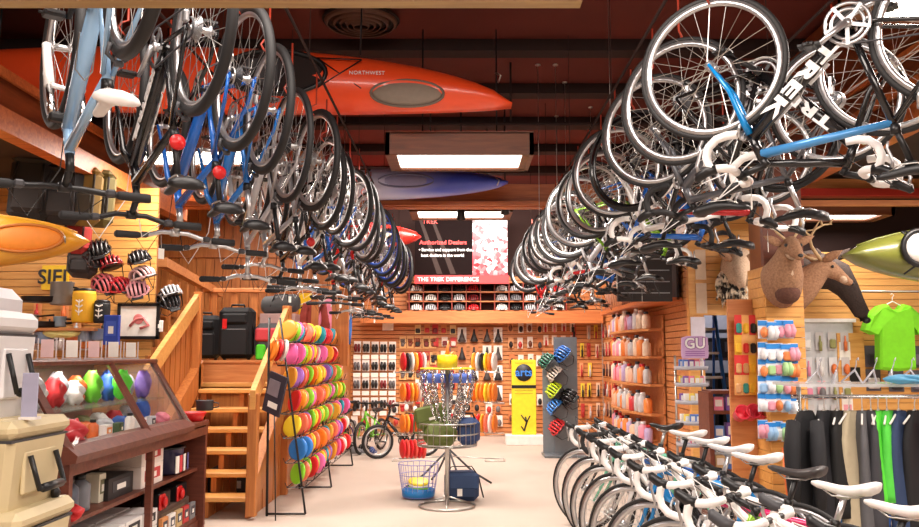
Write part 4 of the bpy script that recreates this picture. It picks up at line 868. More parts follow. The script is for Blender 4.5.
# spinner of mini discs and bags behind it
cs = thing('disc_carousel', 'grey metal spinner rack behind the basket holding stacks of discs', 'rack', (-.12, 9.6, 0))
part('pole', cs, lambda b: b.tube([(0, 0, .05), (0, 0, 1.55)], .022, 10), DGREY)
for a in (.4, 1.97, 3.54, 5.1): part('foot', cs, lambda b: b.tube([(0, 0, .42), (.3 * math.cos(a), .3 * math.sin(a), .15), (.52 * math.cos(a), .52 * math.sin(a), .02)], .012, 8), DGREY)
for j, z in enumerate((1.38, 1.04, .70, .42)):
    for s in (-1, 1): part('arm', cs, lambda b: (b.tube([(0, 0, z - .08), (s * .55, 0, z - .11)], .006, 5), b.tube([(s * .4, -.12, z - .12), (s * .62, -.12, z - .12), (s * .62, .12, z - .12), (s * .4, .12, z - .12)], .005, 5, closed=True)), STEEL)
palette = [['red', 'black', 'white', 'amber', 'red', 'white'], ['orange', 'red', 'amber', 'orange', 'white', 'red'], ['orange', 'amber', 'red', 'orange', 'salmon', 'white'], ['red', 'coral', 'red', 'coral', 'red', 'coral']]
palr = [['amber', 'white', 'black', 'yellow', 'orange', 'white'], ['orange', 'amber', 'orange', 'yellow', 'amber', 'orange'], ['orange', 'red', 'amber', 'salmon', 'white', 'orange']]
DCOL.append(('black', (40, 36, 40)))
for s, P in ((-1, palette), (1, palr)):
    for j, row in enumerate(P):
        for i, c in enumerate(row):
            disc_obj(c, '%s disc, %s in the %s stack down on the %s side of the disc carousel' % (c, ORD[i], ORD[j], 'left' if s < 0 else 'right'), (-.12 + s * (.40 + 0) + (i - 2.5) * .045, 9.6, (1.38, 1.04, .70, .42)[j] - .0), (PI / 2, .35, -1.2 if s < 0 else 1.25), 'discs on the carousel')
# wire shopping basket with blue bottom
t = thing('wire_tub', 'round wire basket with a blue bottom on the floor left of the golf basket', 'basket', (-.42, 8.9, 0))
part('wire_mesh', t, lambda b: ([b.tube([((.16 + .05 * z / .33) * math.cos(2 * PI * k / 28), (.16 + .05 * z / .33) * math.sin(2 * PI * k / 28), z + .02) for k in range(28)], .004, 4, closed=True) for z in (0, .11, .22, .33)], [b.tube([(.16 * math.cos(2 * PI * k / 20), .16 * math.sin(2 * PI * k / 20), .02), (.21 * math.cos(2 * PI * k / 20), .21 * math.sin(2 * PI * k / 20), .35)], .003, 4) for k in range(20)]), col((150, 150, 210), .4))
part('bottom_tray', t, lambda b: b.lathe([(0, .01), (.15, .01), (.168, .03), (.172, .09), (.162, .09), (.155, .03), (0, .02)], 28), col((30, 120, 190), .4))
for i, c in enumerate(['lime', 'white', 'yellow']): disc_obj(c, '%s disc lying in the blue bottomed wire basket' % c, (-.42, 8.9, .11 + i * .03), (.15 * i, .1, 0), None)

# ---------------------------------------------------------------- suitcases
def suitcase(label, x, y, z, w_, d, h, rgb, rz=0):
    t = thing('suitcase', label, 'suitcase', (x, y, z), (0, 0, rz)); m = col(rgb, .75)
    part('shell', t, lambda b: b.box((0, 0, .03 + h / 2), (w_, d, h), b=.05), m)
    part('front_pocket', t, lambda b: (b.box((0, -d / 2 - .01, h * .38), (w_ * .82, .05, h * .55), b=.02),), m)
    part('upper_pocket', t, lambda b: (b.box((0, -d / 2 - .015, h * .83), (w_ * .74, .05, h * .2), b=.02),), m)
    part('zip', t, lambda b: b.box((0, -d / 2 - .037, h * .62), (w_ * .7, .004, .008)), GREY)
    part('handle', t, lambda b: b.tube([(-.08, 0, h + .02), (-.07, 0, h + .06), (.07, 0, h + .06), (.08, 0, h + .02)], .012, 8), BLACK)
    for s in (-1, 1): part('wheel', t, lambda b: b.lathe([(.03, -.012), (.03, .012)], 14, c=(s * w_ * .36, 0, .03), R=Matrix.Rotation(PI / 2, 3, 'Y')), RUBBER)
    return t
suitcase('black upright suitcase, left one on the stair landing', -2.97, 9.95, 1.385, .37, .24, .50, (24, 24, 28))
s = suitcase('black upright suitcase with a red tag, middle of the stair landing', -2.54, 9.75, 1.385, .38, .26, .58, (20, 20, 24)); part('tag', s, lambda b: b.box((-.1, -.18, .42), (.05, .006, .11)), RED)
t = thing('duffel_bag', 'red and grey bag with a lime green front on the landing by the right guard', 'bag', (-2.17, 9.75, 1.385)); part('bag_body', t, lambda b: b.box((0, 0, .22), (.32, .24, .42), b=.06), col((60, 58, 62), .7)); part('side_pocket', t, lambda b: b.box((-.01, -.12, .30), (.25, .06, .15), b=.02), col((200, 60, 70), .6), label='red pocket'); part('front_pocket', t, lambda b: b.box((-.07, -.12, .1), (.11, .06, .18), b=.02), col((80, 210, 40), .6), label='lime pocket')
t = thing('duffel_bag', 'grey duffel bag resting on the carton behind the red bag', 'bag', (-2.16, 10.25, 1.95)); part('bag_body', t, lambda b: b.tube([(-.22, 0, .1), (-.18, 0, .1), (.18, 0, .13), (.23, 0, .13)], [.07, .11, .11, .07], 14), col((84, 86, 88), .75)); part('strap', t, lambda b: b.tube([(-.1, -.1, .08), (-.05, -.09, .22), (.1, -.09, .23), (.12, -.1, .1)], .01, 6), BLACK)
pbox('pale pink carton under the grey duffel on the landing', -2.16, 10.25, 1.385, .42, .3, .56, (196, 160, 156), (150, 70, 80), face='y', group=None, name='carton')
for i, (x, z, w_, h) in enumerate([(-2.9, .19, .3, .2)]): pbox('black storage crate under the stairs', -2.3, 9.0, 0, .5, .4, .3, (30, 28, 30), (60, 60, 60), face='y', group=None, name='crate', cat='crate')
# ---------------------------------------------------------------- banner, helmet shelf, helmets
BY = 14.95
bn = thing('shop_banner', 'wide black banner with a bicycle photo and a red strip above the helmet shelf', 'banner', (.02, BY, 2.78))
bm = mat('banner_black', (26, 18, 18), .9, spec=.05)
nt = bm.node_tree
part('banner_panel', bn, lambda b: b.box((-.30, 0, .60), (1.02, .02, 1.12)), bm)
part('fabric_fold', bn, lambda b: [b.prism([(x0, 1.13), (x0 + .05, 1.13), (x1 + .1, .1), (x1, .1)], -.014, -.011) for x0, x1 in ((-.76, -.42), (-.55, -.18))], mat('banner_grey_streak', (64, 54, 52), .9, spec=.05))
def photo_mat():
    m = mat('race_photo', (230, 225, 225), .9, spec=.05); nt = m.node_tree; v = nt.nodes.new('ShaderNodeTexVoronoi'); v.inputs['Scale'].default_value = 14
    tc = nt.nodes['Texture Coordinate']; sp = nt.nodes.new('ShaderNodeSeparateXYZ'); nt.links.new(tc.outputs['Object'], sp.inputs[0]); nt.links.new(tc.outputs['Object'], v.inputs['Vector'])
    cr = nt.nodes.new('ShaderNodeValToRGB'); e = cr.color_ramp.elements; e[0].position = .15; e[0].color = (.30, .03, .04, 1); e[1].position = .8; e[1].color = (.75, .72, .76, 1); n = cr.color_ramp.elements.new(.4); n.color = (.55, .10, .12, 1); n2 = cr.color_ramp.elements.new(.6); n2.color = (.25, .2, .22, 1)
    ma = nt.nodes.new('ShaderNodeMath'); ma.operation = 'MULTIPLY_ADD'; ma.inputs[1].default_value = .55; nt.links.new(sp.outputs['Z'], ma.inputs[0]); mu = nt.nodes.new('ShaderNodeMath'); mu.operation = 'MULTIPLY'; mu.inputs[1].default_value = .75
    sc = nt.nodes.new('ShaderNodeSeparateColor'); nt.links.new(v.outputs['Color'], sc.inputs[0]); nt.links.new(sc.outputs[0], mu.inputs[0]); nt.links.new(mu.outputs[0], ma.inputs[2]); nt.links.new(ma.outputs[0], cr.inputs[0]); nt.links.new(cr.outputs[0], nt.nodes['Principled BSDF'].inputs['Base Color']); return m
part('photo_panel', bn, lambda b: b.box((.52, 0, .60), (.62, .02, 1.12)), photo_mat())
part('red_strip', bn, lambda b: b.box((.02, -.04, .0), (1.66, .03, .15)), col((214, 44, 50), .4))
letters('lettering', bn, 'THE TREK DIFFERENCE', .10, TXW, (-.22, -.058, .0), space=1.05, bold=.002)
letters('lettering', bn, 'TREK', .11, col((230, 60, 50), .4), (-.68, -.016, 1.03), space=1.1, align='LEFT')
letters('lettering', bn, 'Authorized Dealers', .105, col((230, 60, 60), .4), (-.73, -.016, .66), align='LEFT', bold=.002)
letters('lettering', bn, '\u2022 Service and support from the', .075, TXW, (-.74, -.016, .53), align='LEFT', bold=.0015)
letters('lettering', bn, 'best dealers in the world', .075, TXW, (-.70, -.016, .43), align='LEFT', bold=.0015)
part('hanging_wire', bn, lambda b: [b.tube([(x, 0, 1.15), (x, 0, 1.8)], .006, 5) for x in (-.7, .75)], STEEL)
hs = thing('helmet_shelf', 'pine shelf with dark cubbies of helmets under the red banner strip', 'shelf', (.4, 15.35, 2.23))
hb_ = mat('cubby_dark_red', (70, 24, 20), .7)
part('back_panel', hs, lambda b: b.box((.1, .2, .25), (2.9, .02, .56)), hb_)
for k in range(4): part('shelf_board', hs, lambda b: b.box((.1, 0, .01 + k * .17), (2.9, .4, .02)), _m['ledge_pine'])
for k in range(12): part('divider', hs, lambda b: b.box((-1.3 + k * .255, 0, .26), (.015, .4, .52)), col((150, 50, 36), .5))
def helmet_mesh(b):
    b.ell((0, 0, 0), (.125, .092, .105), 1, 20, 7, 0, .5)
    for k in range(5):
        y = (k - 2) * .034; w_ = .012
        pts = []
        for i in range(13):
            a = math.radians(6 + 168 * i / 12); rx = .137 * math.sqrt(max(.1, 1 - (y / .11) ** 2)); rz = .118 * math.sqrt(max(.1, 1 - (y / .115) ** 2)); pts.append((rx * math.cos(a), y * (1.0 + .12 * math.sin(a)), rz * math.sin(a)))
        b.tube(pts, [.006] + [w_] * 11 + [.006], 8, mi=0)
    b.tube([(.134 * math.cos(t), .100 * math.sin(t), .012) for t in [2 * PI * k / 28 for k in range(28)]], .013, 6, mi=0, closed=True)
    b.tube([(.02, .10 * math.cos(t) * 1.02, .112 * math.sin(t)) for t in [PI * k / 12 for k in range(13)]], .010, 6, mi=0)
    b.prism([(.12, .02), (.175, .006), (.17, .0), (.12, .0)], -.05, .05, mi=1)
def strap_mesh(b):
    for s in (-1, 1): b.tube([(.06, s * .09, 0), (.0, s * .075, -.11), (0, 0, -.15)], .004, 4); b.tube([(-.06, s * .09, 0), (.0, s * .075, -.11)], .004, 4)
def helmet(label, loc, rot, rgb, group=None, straps=True, inner=(24, 24, 26)):
    t = thing('bike_helmet', label, 'helmet', loc, rot, group)
    part('shell', t, helmet_mesh, mat('helmet_%d_%d_%d' % rgb, rgb, .25, coat=.4, var=.02), col(inner, .6), key='helmet')
    if straps: part('strap', t, strap_mesh, BLACK, key='hstrap')
    return t
HC = [('white', (236, 234, 232)), ('silver', (190, 190, 196)), ('black', (26, 26, 28)), ('red', (200, 34, 40)), ('dark red', (120, 24, 30)), ('grey', (120, 120, 126))]
rows = [['white', None, 'black', 'black', 'red', None, 'white', 'silver', 'black', 'black', 'red'], ['white', 'white', 'black', 'silver', 'dark red', None, 'silver', 'grey', 'white', 'black', 'grey'], ['white', 'silver', 'black', 'grey', 'red', None, 'white', 'black', 'silver', 'grey', 'white']]
for j, row in enumerate(rows):
    for i, c in enumerate(row):
        if c: helmet('%s helmet in cubby %s from the left, %s row of the helmet shelf' % (c, ORD[i], ['top', 'middle', 'bottom'][j]), (.4 - 1.17 + i * .255, 15.28, 2.23 + .025 + (2 - j) * .17), (0, 0, -PI / 2), dict(HC)[c], 'helmets in the shelf cubbies', straps=False)

# ---------------------------------------------------------------- hanging goods for the slatwalls
def peg(b): b.tube([(0, .12, .0), (0, -.02, -.0), (0, -.03, .012)], .004, 5)
def g_pack(name, label, cat, loc, w_, h, card, item, shape='box', group=None, rz=0, n=1):
    """a carded item hanging from its peg: card, item and peg"""
    t = thing(name, label, cat, loc, (0, 0, rz), group)
    part('card', t, lambda b: (b.box((0, 0, -h / 2 + .01), (w_, .004, h), b=.001),), col(card, .6), key='gp%.2f%.2f' % (w_, h))
    k = 'gi%s%.2f%.2f' % (shape, w_, h)
    def it(b):
        if shape == 'box': b.box((0, -.02, -h * .6), (w_ * .75, .035, h * .5), b=.012)
        elif shape == 'saddle':
            b.tube([(0, -.05, -.02), (0, -.045, -.10), (0, -.04, -.18), (0, -.035, -.235), (0, -.035, -.255)], [.014, .024, .05, .075, .055], 12, flat=.5) 
        elif shape == 'tool': b.tube([(0, -.02, -.03), (0, -.02, -h * .45), (0, -.025, -h * .5), (0, -.025, -h)], [.008, .009, .02, .017], 8)
        elif shape == 'tear': b.ell((0, -.03, -h * .6), (w_ * .36, .035, h * .3), 0, 14, 8)
        elif shape == 'glove':
            b.box((0, -.02, -h * .62), (w_ * .55, .03, h * .34), b=.012)
            for q in range(4): b.tube([(-.25 * w_ + q * w_ * .165, -.02, -h * .45), (-.28 * w_ + q * w_ * .19, -.02, -h * .16)], [.012, .009], 6)
            b.tube([(w_ * .26, -.02, -h * .6), (w_ * .42, -.02, -h * .42)], [.012, .009], 6)
        elif shape == 'pair':
            for s in (-1, 1): b.tube([(s * w_ * .2, -.03, -h * .2), (s * w_ * .24, -.045, -h * .5), (s * w_ * .22, -.03, -h * .85)], [.02, .03, .022], 8)
    part(dict(box='blister', saddle='saddle', tool='tool', tear='pouch', glove='glove', pair='pair_of_straps')[shape], t, it, col(item, .5), key=k)
    return t
rg = random.Random(5)
def grid(name, kind, cat, where, x0, x1, nx, ys, Y, w_, h, card, items, shape, jit=0, cards=None, drop=0):
    """rows of carded goods; pixel rows only pick heights on the wall"""
    for j, z in enumerate(ys):
        for i in range(nx):
            if rg.random() < drop: continue
            cn, cc = rg.choice(items); x = x0 + (x1 - x0) * (i / max(1, nx - 1))
            g_pack(name, '%s %s, %s from left, %s row %s' % (cn, kind, ORD[i], ORD[j], where), cat, (x + rg.uniform(-jit, jit), Y - .03, z + rg.uniform(-jit, jit)), w_, h, (cards and rg.choice(cards)) or card, cc, shape, '%s %s' % (kind, where))
D = [('black', (28, 26, 28)), ('dark grey', (66, 64, 68)), ('black', (20, 20, 22))]
W_ = 15.58
def zx(px_, py_, Y=15.55): q = at(px_, py_, Y); return q.x, q.z
# shoe display (350-398 px) on white cards
sx0, sx1 = zx(357, 0)[0], zx(396, 0)[0]
zr = [zx(0, y)[1] for y in (342, 360, 378, 398)]
grid('cycling_shoe', 'carded shoe pair', 'shoes', 'of the white shoe display', -1.86, -1.22, 5, zr, W_, .13, .21, (240, 234, 230), [('black', (30, 28, 30)), ('black', (20, 20, 22)), ('dark red', (120, 30, 36)), ('grey', (90, 86, 90))], 'pair', .005)
for j, z in enumerate(zr):
    for i in range(5): solo('price_card', 'white price card under shoe pair %s from the left, %s row' % (ORD[i], ORD[j]), 'price card', lambda b: b.box((0, 0, 0), (.13, .004, .08)), CARD, loc=(-1.86 + i * .16, W_ - .05, z - .27), group='white cards under the shoes', key='pcw')
grid('cycling_glove', 'carded glove', 'gloves', 'right of the shoe display', -1.03, -.48, 5, [zx(0, y)[1] for y in (337, 353, 368, 384, 402)], W_, .12, .22, (232, 180, 120), [('red', (190, 40, 44)), ('black', (30, 30, 32)), ('brown', (120, 60, 44)), ('grey', (100, 90, 90))], 'glove', .005)
solo('paper_notice', 'white paper notice pinned high on the back wall left of the helmet shelf', 'notice', lambda b: b.box((0, 0, 0), (.20, .004, .27)), CARD, loc=(zx(388, 323)[0], W_ - .03, zx(388, 323)[1]))
grid('repair_part', 'small carded part', 'bike part', 'left of the wall saddles', zx(420, 0)[0], zx(453, 0)[0], 5, [zx(0, y)[1] for y in (325, 338, 352, 366, 380, 396, 410)], W_, .11, .17, (230, 190, 150), [('red', (190, 40, 40)), ('black', (34, 32, 34)), ('white', (230, 225, 220)), ('maroon', (110, 30, 34))], 'box', .012, [(235, 225, 215), (220, 150, 90), (200, 60, 60), (236, 210, 150)])
for j, y in enumerate((328, 346, 366, 386)):
    for i, x_ in enumerate((462, 474, 487, 498)):
        x, z = zx(x_, y); cd = (240, 236, 230) if (i + j) % 3 == 0 or i == 3 else (206, 132, 84)
        g_pack('bike_saddle', 'black saddle hanging nose up on the back wall, %s from the left, %s row' % (ORD[i], ORD[j]), 'saddle', (x, W_ - .03, z), .16, .27, cd, (30, 28, 30) if (i + j) % 2 else (60, 52, 50), 'saddle', 'saddles on the back wall')
grid('hanging_accessory', 'carded accessory', 'accessory', 'between the saddles and yellow sign', zx(509, 0)[0], zx(536, 0)[0], 4, [zx(0, y)[1] for y in (322, 338, 355, 375, 395, 412)], W_, .10, .2, (214, 150, 100), D + [('brown', (110, 60, 40)), ('red', (190, 50, 50))], 'tear', .015, [(230, 170, 120), (236, 226, 214), (200, 120, 70)], .1)
grid('hanging_tool', 'long tool', 'tool', 'right of the helmet tower', 1.95, 2.5, 5, [zx(0, y)[1] for y in (326, 344, 363, 384, 404)], W_, .07, .24, (214, 120, 70), [('black', (36, 30, 30)), ('red', (170, 40, 40)), ('dark brown', (90, 44, 34)), ('silver', (190, 186, 184))], 'tool', .015, [(230, 150, 100), (226, 190, 160), (190, 60, 50), (236, 200, 60)], .1)
grid('hanging_accessory', 'carded tool', 'accessory', 'above and behind the helmet tower', zx(542, 0)[0], zx(568, 0)[0], 4, [zx(0, y)[1] for y in (322, 336)], W_, .09, .18, (236, 220, 200), [('red', (190, 40, 44)), ('pink', (235, 140, 150)), ('black', (40, 34, 34))], 'tool', .01)
grid('repair_part', 'low carded part', 'bike part', 'on the lowest wall rows', -1.9, .7, 15, [.62, .36], W_, .12, .2, (232, 222, 210), [('black', (34, 32, 34)), ('red', (180, 50, 44)), ('grey', (110, 104, 104)), ('white', (236, 230, 226))], 'tear', .02, [(240, 230, 220), (210, 130, 80)], .1)
# yellow sign board
ys = thing('sign_stand', 'tall yellow sign stand with a round blue emblem and a white foot', 'sign', (1.06, 14.2, 0))
part('foot', ys, lambda b: b.box((0, 0, .08), (.62, .34, .16), b=.01), WHITE)
part('board', ys, lambda b: b.box((0, -.02, .77), (.40, .08, 1.22), b=.006), col((240, 216, 44), .45))
part('board', ys, lambda b: b.box((.02, .04, .77), (.36, .04, 1.2)), col((190, 180, 170), .5), label='grey rear board')
part('emblem', ys, lambda b: b.lathe([(.001, 0), (.14, 0), (.14, .006), (.001, .006)], 28, c=(0, -.067, 1.17), R=Matrix.Rotation(-PI / 2, 3, 'X') @ Matrix.Rotation(PI, 3, 'X')), col((34, 34, 40), .5))
letters('lettering', ys, 'arts', .18, col((60, 130, 220), .4), (0, -.08, 1.17), bold=.004)
part('black_band', ys, lambda b: b.box((0, -.063, .94), (.40, .01, .05)), BLACK)
part('printed_lines', ys, lambda b: [b.box((0, -.062, z), (.3, .004, .015)) for z in (1.33, .88, .83)], col((190, 170, 40), .5))
part('figure_print', ys, lambda b: (b.tube([(.0, -.066, .22), (.04, -.066, .36), (.02, -.066, .45)], .014, 5), b.tube([(.04, -.066, .36), (-.05, -.066, .48)], .01, 5), b.tube([(.04, -.066, .36), (.10, -.066, .47)], .01, 5), b.tube([(.0, -.066, .22), (-.05, -.066, .3)], .01, 5)), BLACK)
# helmet tower
tw = thing('helmet_tower', 'grey perforated steel tower carrying helmets near the back wall', 'display tower', (1.56, 12.6, 0))
pm = mat('perforated_grey', (120, 128, 134), .4, .3)
part('panel', tw, lambda b: (b.prism([(-.17, .03), (.17, .03), (.17, 1.72), (-.17, 1.72)], -.02, .02)), pm)
part('panel', tw, lambda b: b.prism([(-.34, .03), (-.17, .03), (-.17, 1.45), (-.34, 1.50)], .0, .03), pm, label='lower left wing panel')
part('base', tw, lambda b: b.box((-.05, -.05, .02), (.6, .5, .04), b=.008), pm)
for k in range(5): part('hook_bar', tw, lambda b: b.tube([(-.1 + .1 * (k % 2), -.02, .5 + k * .25), (-.1 + .1 * (k % 2), -.16, .5 + k * .25)], .008, 6), STEEL)
for (px_, py_, lab, rgb, rz) in [(567, 356, 'blue and black helmet hanging at the upper right of the grey tower', (50, 110, 190), .3), (560, 376, 'black and cream helmet in the middle of the grey tower', (206, 196, 184), -.1), (559, 392, 'yellow green helmet on the grey tower under the cream one', (190, 220, 40), .1), (560, 409, 'blue and lime helmet low on the grey tower', (60, 130, 210), -.2), (562, 429, 'red and white helmet at the bottom of the grey tower', (214, 50, 56), .1), (552, 363, 'dark green helmet on the left wing of the grey tower', (50, 110, 90), 0), (573, 399, 'black helmet at the right edge of the grey tower', (40, 40, 42), .4)]:
    q = at(px_ - 3, py_, 12.4); helmet(lab, q, (PI / 2 * .55, 0, -PI / 2 + rz), rgb).scale = (1.2, 1.2, 1.2)
# ---------------------------------------------------------------- right: curved shelf unit of bottles
def shelving(name, label, x, y, zs, depth, length, wood_m, along='y'):
    t = thing(name, label, 'shelf', (x, y, 0))
    for z in zs: part('shelf_board', t, lambda b: (b.prism([(0, -length / 2), (-depth * .55, -length / 2), (-depth, -length * .25), (-depth * 1.05, 0), (-depth, length * .25), (-depth * .55, length / 2), (0, length / 2)], z - .03, z, plane='xy')), wood_m)
    part('back_board', t, lambda b: b.box((-.01, 0, (zs[-1] + .12) / 2 + .05), (.02, length, zs[-1] + .12)), wood_m)
    return t
zs = [.35, .72, 1.09, 1.44, 1.79]
shelving('bottle_shelf', 'tall pine shelf unit with curved boards on the right return wall', 2.59, 12.1, zs, .35, 2.6, PINE)
pc = [('white', (240, 236, 232)), ('cream', (236, 214, 190)), ('pink', (232, 150, 170)), ('silver', (200, 198, 200)), ('red', (205, 60, 66)), ('lilac', (190, 170, 210)), ('peach', (240, 190, 160)), ('orange', (236, 140, 70))]
for j, z in enumerate(zs):
    for i in range(13):
        cn, cc = rg.choice(pc if j > 1 else pc[2:]); y = 10.95 + i * .19
        bottle('%s bottle on curved shelf board %s from the floor, %s from near' % (cn, ORD[j], ORD[i]), 2.59 - .18 - .1 * math.sin(PI * (i + .5) / 13), y, z + .002, .055 + .012 * (i % 2), .22 + .03 * (i % 3), cc, rg.choice([(236, 236, 236), (60, 60, 70), (200, 40, 50)]), 'bottles on the curved shelves')
# dark tube racks above (640-690, 275-308)
t = thing('wheel_rack', 'dark open rack of slender rods high on the right return wall', 'rack', (2.35, 11.2, 2.1))
part('back_board', t, lambda b: b.box((.2, .4, .3), (.03, 3.4, .6)), mat('rack_black', (34, 22, 20), .6)); part('shelf_board', t, lambda b: (b.box((.05, .4, .0), (.4, 3.4, .05)), ), BEAM); part('shelf_board', t, lambda b: (b.box((.05, .4, .62), (.4, 3.4, .04)), ), BEAM)
for k in range(22): part('rod', t, lambda b: b.tube([(-.08, -1.1 + k * .15, .02), (-.02, -1.1 + k * .15 + .05, .6)], .011, 5), col((190, 150, 130), .4))
t = thing('specimen_case', 'black framed display case of small items high by the storeroom corner', 'display', (2.50, 9.72, 2.02)); part('panel', t, lambda b: b.box((-.38, 0, .32), (.62, .08, .55)), _m['rack_black']); part('shelf_line', t, lambda b: [b.box((-.38, -.045, .14 + k * .13), (.56, .01, .012)) for k in range(4)], GREY)
for i in range(2): solo('paper_notice', 'tall beige paper notice on the post beside the opening, %s' % ['upper', 'lower'][i], 'notice', lambda b: b.box((0, 0, 0), (.12, .004, .34)), col((216, 190, 164), .7), loc=(2.72, 9.54, 2.47 - i * .38), group='beige notices on the post')
solo('paper_notice', 'lilac white sheet on the wall left of the storeroom opening', 'notice', lambda b: b.box((0, 0, 0), (.16, .004, .22)), col((226, 220, 232), .7), loc=(2.67, 9.54, 1.77))
# gel stand
gu = thing('gel_stand', 'wire stand of gel packets with a purple and white sign on top', 'display stand', (2.42, 8.95, 0))
part('post', gu, lambda b: [b.tube([(s * .14, .1, 0), (s * .14, .1, 1.45)], .012, 8) for s in (-1, 1)], STEEL)
part('base', gu, lambda b: b.box((0, 0, .03), (.34, .34, .06), b=.01), GREY)
for j, z in enumerate((.30, .52, .74, .95, 1.13, 1.30)): part('tray', gu, lambda b: (b.lathe([(.001, z), (.17, z), (.175, z + .04), (.168, z + .04), (.162, z + .01), (.0, z + .01)], 20),), col((176, 176, 186), .4))
part('sign_board', gu, lambda b: b.prism([(-.13, 1.42), (.13, 1.42), (.14, 1.45), (.135, 1.63), (.08, 1.65), (-.08, 1.65), (-.135, 1.63), (-.14, 1.45)], -.17, -.15), col((206, 170, 214), .5))
letters('lettering', gu, 'GU', .15, mat('gu_purple', (128, 60, 150), .4), (.002, -.173, 1.57), bold=.010, ext=.001); letters('lettering', gu, 'GU', .15, TXW, (0, -.176, 1.57), bold=.004, ext=.002)
part('printed_lines', gu, lambda b: [b.box((0, -.172, z), (.2, .004, .007)) for z in (1.49, 1.47, 1.45)], col((150, 90, 170), .5))
pk = [('purple', (130, 90, 170)), ('pink', (236, 130, 160)), ('white', (238, 236, 236)), ('yellow', (236, 210, 90)), ('red', (205, 60, 66)), ('blue', (90, 130, 200))]
for j, z in enumerate((.31, .53, .75, .96, 1.14, 1.31)):
    for i in range(6):
        cn, cc = rg.choice(pk); a = PI + PI * (i + .5) / 6
        pbox('%s gel packet box on tray %s from the floor, %s from the left' % (cn, ORD[j], ORD[i]), 2.42 + .11 * math.cos(a), 8.95 + .11 * math.sin(a) , z, .055, .045, .10, cc, (240, 240, 240), group='gel boxes on the stand', face='y', name='gel_box', cat='box')
t = thing('umbrella_bin', 'narrow blue and white pump box standing right of the gel stand', 'box', (2.78, 8.6, 0)); part('tube_body', t, lambda b: b.box((0, 0, .5), (.12, .12, 1.0), b=.01), col((60, 76, 160), .5)); part('band', t, lambda b: [b.box((0, 0, z), (.125, .125, .03)) for z in (.5, .6, .7, .8)], CARD)
# wooden rack of goods between gel stand and column, red pots
wr = thing('goods_rack', 'dark wooden rack of snacks and red pots left of the pine column', 'rack', (2.62, 7.9, 0))
for s in (-1, 1): part('side_board', wr, lambda b: b.box((s * .36, 0, .56), (.04, .34, 1.12)), WALNUT)
for z in (.12, .42, .68, .94): part('shelf_board', wr, lambda b: b.box((0, 0, z), (.70, .32, .03)), WALNUT)
part('top_basket', wr, lambda b: (b.box((0, 0, 1.12), (.7, .3, .03)), ), WALNUT)
for j, z in enumerate((.135, .435, .695, .955)):
    for i in range(6):
        cn, cc = rg.choice(pk + [('lime', (190, 210, 60)), ('tan', (214, 180, 130))]); pbox('%s snack box on board %s of the dark wooden rack, %s from left' % (cn, ORD[j], ORD[i]), 2.62 - .27 + i * .11, 7.84, z, .09, .08, .12 + .03 * (i % 2), cc, (240, 236, 230), face='y', group='snack boxes on the dark rack')
for i in range(3):
    q = at(741 + i * 11, 414 - i * 1, 7.12); t = thing('camp_mug', 'red enamel mug hanging beside the column, %s from the left' % ORD[i], 'mug', (q.x, 7.12, q.z), (0, 0, 0), 'red mugs by the column')
    part('cup', t, lambda b: b.lathe([(.05, -.06), (.06, .05), (.065, .055), (.055, .05), (.045, -.05), (.001, -.05)], 20, R=Matrix.Rotation(1.2, 3, 'X')), col((226, 60, 80), .35), key='mug'); part('handle', t, lambda b: b.tube([(.05, 0, .03), (.09, 0, .02), (.09, 0, -.03), (.05, 0, -.04)], .007, 6), col((226, 60, 80), .35), key='mugh')
YL = [('yellow', (240, 190, 50)), ('red', (214, 50, 46)), ('orange', (240, 130, 50)), ('teal', (50, 150, 140)), ('black', (34, 34, 34)), ('tan', (214, 160, 110))]
for j, y in enumerate((322, 342, 362, 382)):
    for i in range(4):
        cn, cc = rg.choice(YL); q = at(738 + i * 8, y, 7.2); g_pack('camp_tool', '%s camping utensil left of the pine column, %s in row %s from the top' % (cn, ORD[i], ORD[j]), 'utensil', (q.x, 7.2 + .02 * i, q.z + .05), .06, .17, rg.choice([(240, 190, 60), (236, 180, 110), (230, 60, 60)]), cc, 'box', 'utensils left of the column')
t = thing('peg_panel', 'pine peg panel carrying camping utensils left of the column', 'panel', (2.42, 7.28, 0)); part('panel', t, lambda b: b.box((.02, .03, .98), (.28, .03, 1.9)), PINE)
# blue and white packets on the column
for j, y in enumerate((328, 350, 366, 383, 402, 429)):
    for i in range(5 if j else 4):
        q = at(764 + i * (7.6 if j else 8.4), y + rg.uniform(-1.5, 1.5), 6.9); cn, cc = rg.choice([('white', (236, 236, 240)), ('orange', (240, 140, 80)), ('pale green', (170, 214, 150)), ('pink', (236, 160, 180)), ('pale blue', (150, 190, 230))])
        t = g_pack('first_aid_pack', 'blue topped %s packet on the column, %s from the left, row %s' % (cn, ORD[i], ORD[j]), 'packet', (q.x, 6.93 - .012 * (i % 2), q.z + .05), .08, .15, (232, 236, 244), cc, rg.choice(['box', 'tear', 'pair', 'tear']), 'blue topped packets on the column')
        part('header', t, lambda b: b.box((0, -.004, -.015), (.08, .006, .04)), col((50, 140, 220), .4), key='hdr')
for i, (cn, cc) in enumerate([('orange', (236, 120, 60)), ('blue', (70, 100, 180)), ('coral', (236, 110, 90))]):
    t = thing('snow_shovel', '%s long handled shovel hanging low on the column, %s from the left' % (cn, ORD[i]), 'shovel', (2.58 + i * .08, 6.90, .72), group='long tools low on the column'); part('handle', t, lambda b: b.tube([(0, 0, 0), (.03, -.01, -.62)], .012, 8), col(cc, .4), key='shh'); part('blade', t, lambda b: b.box((.03, -.01, -.6), (.07, .015, .12), b=.005), col(cc, .4), key='shb')
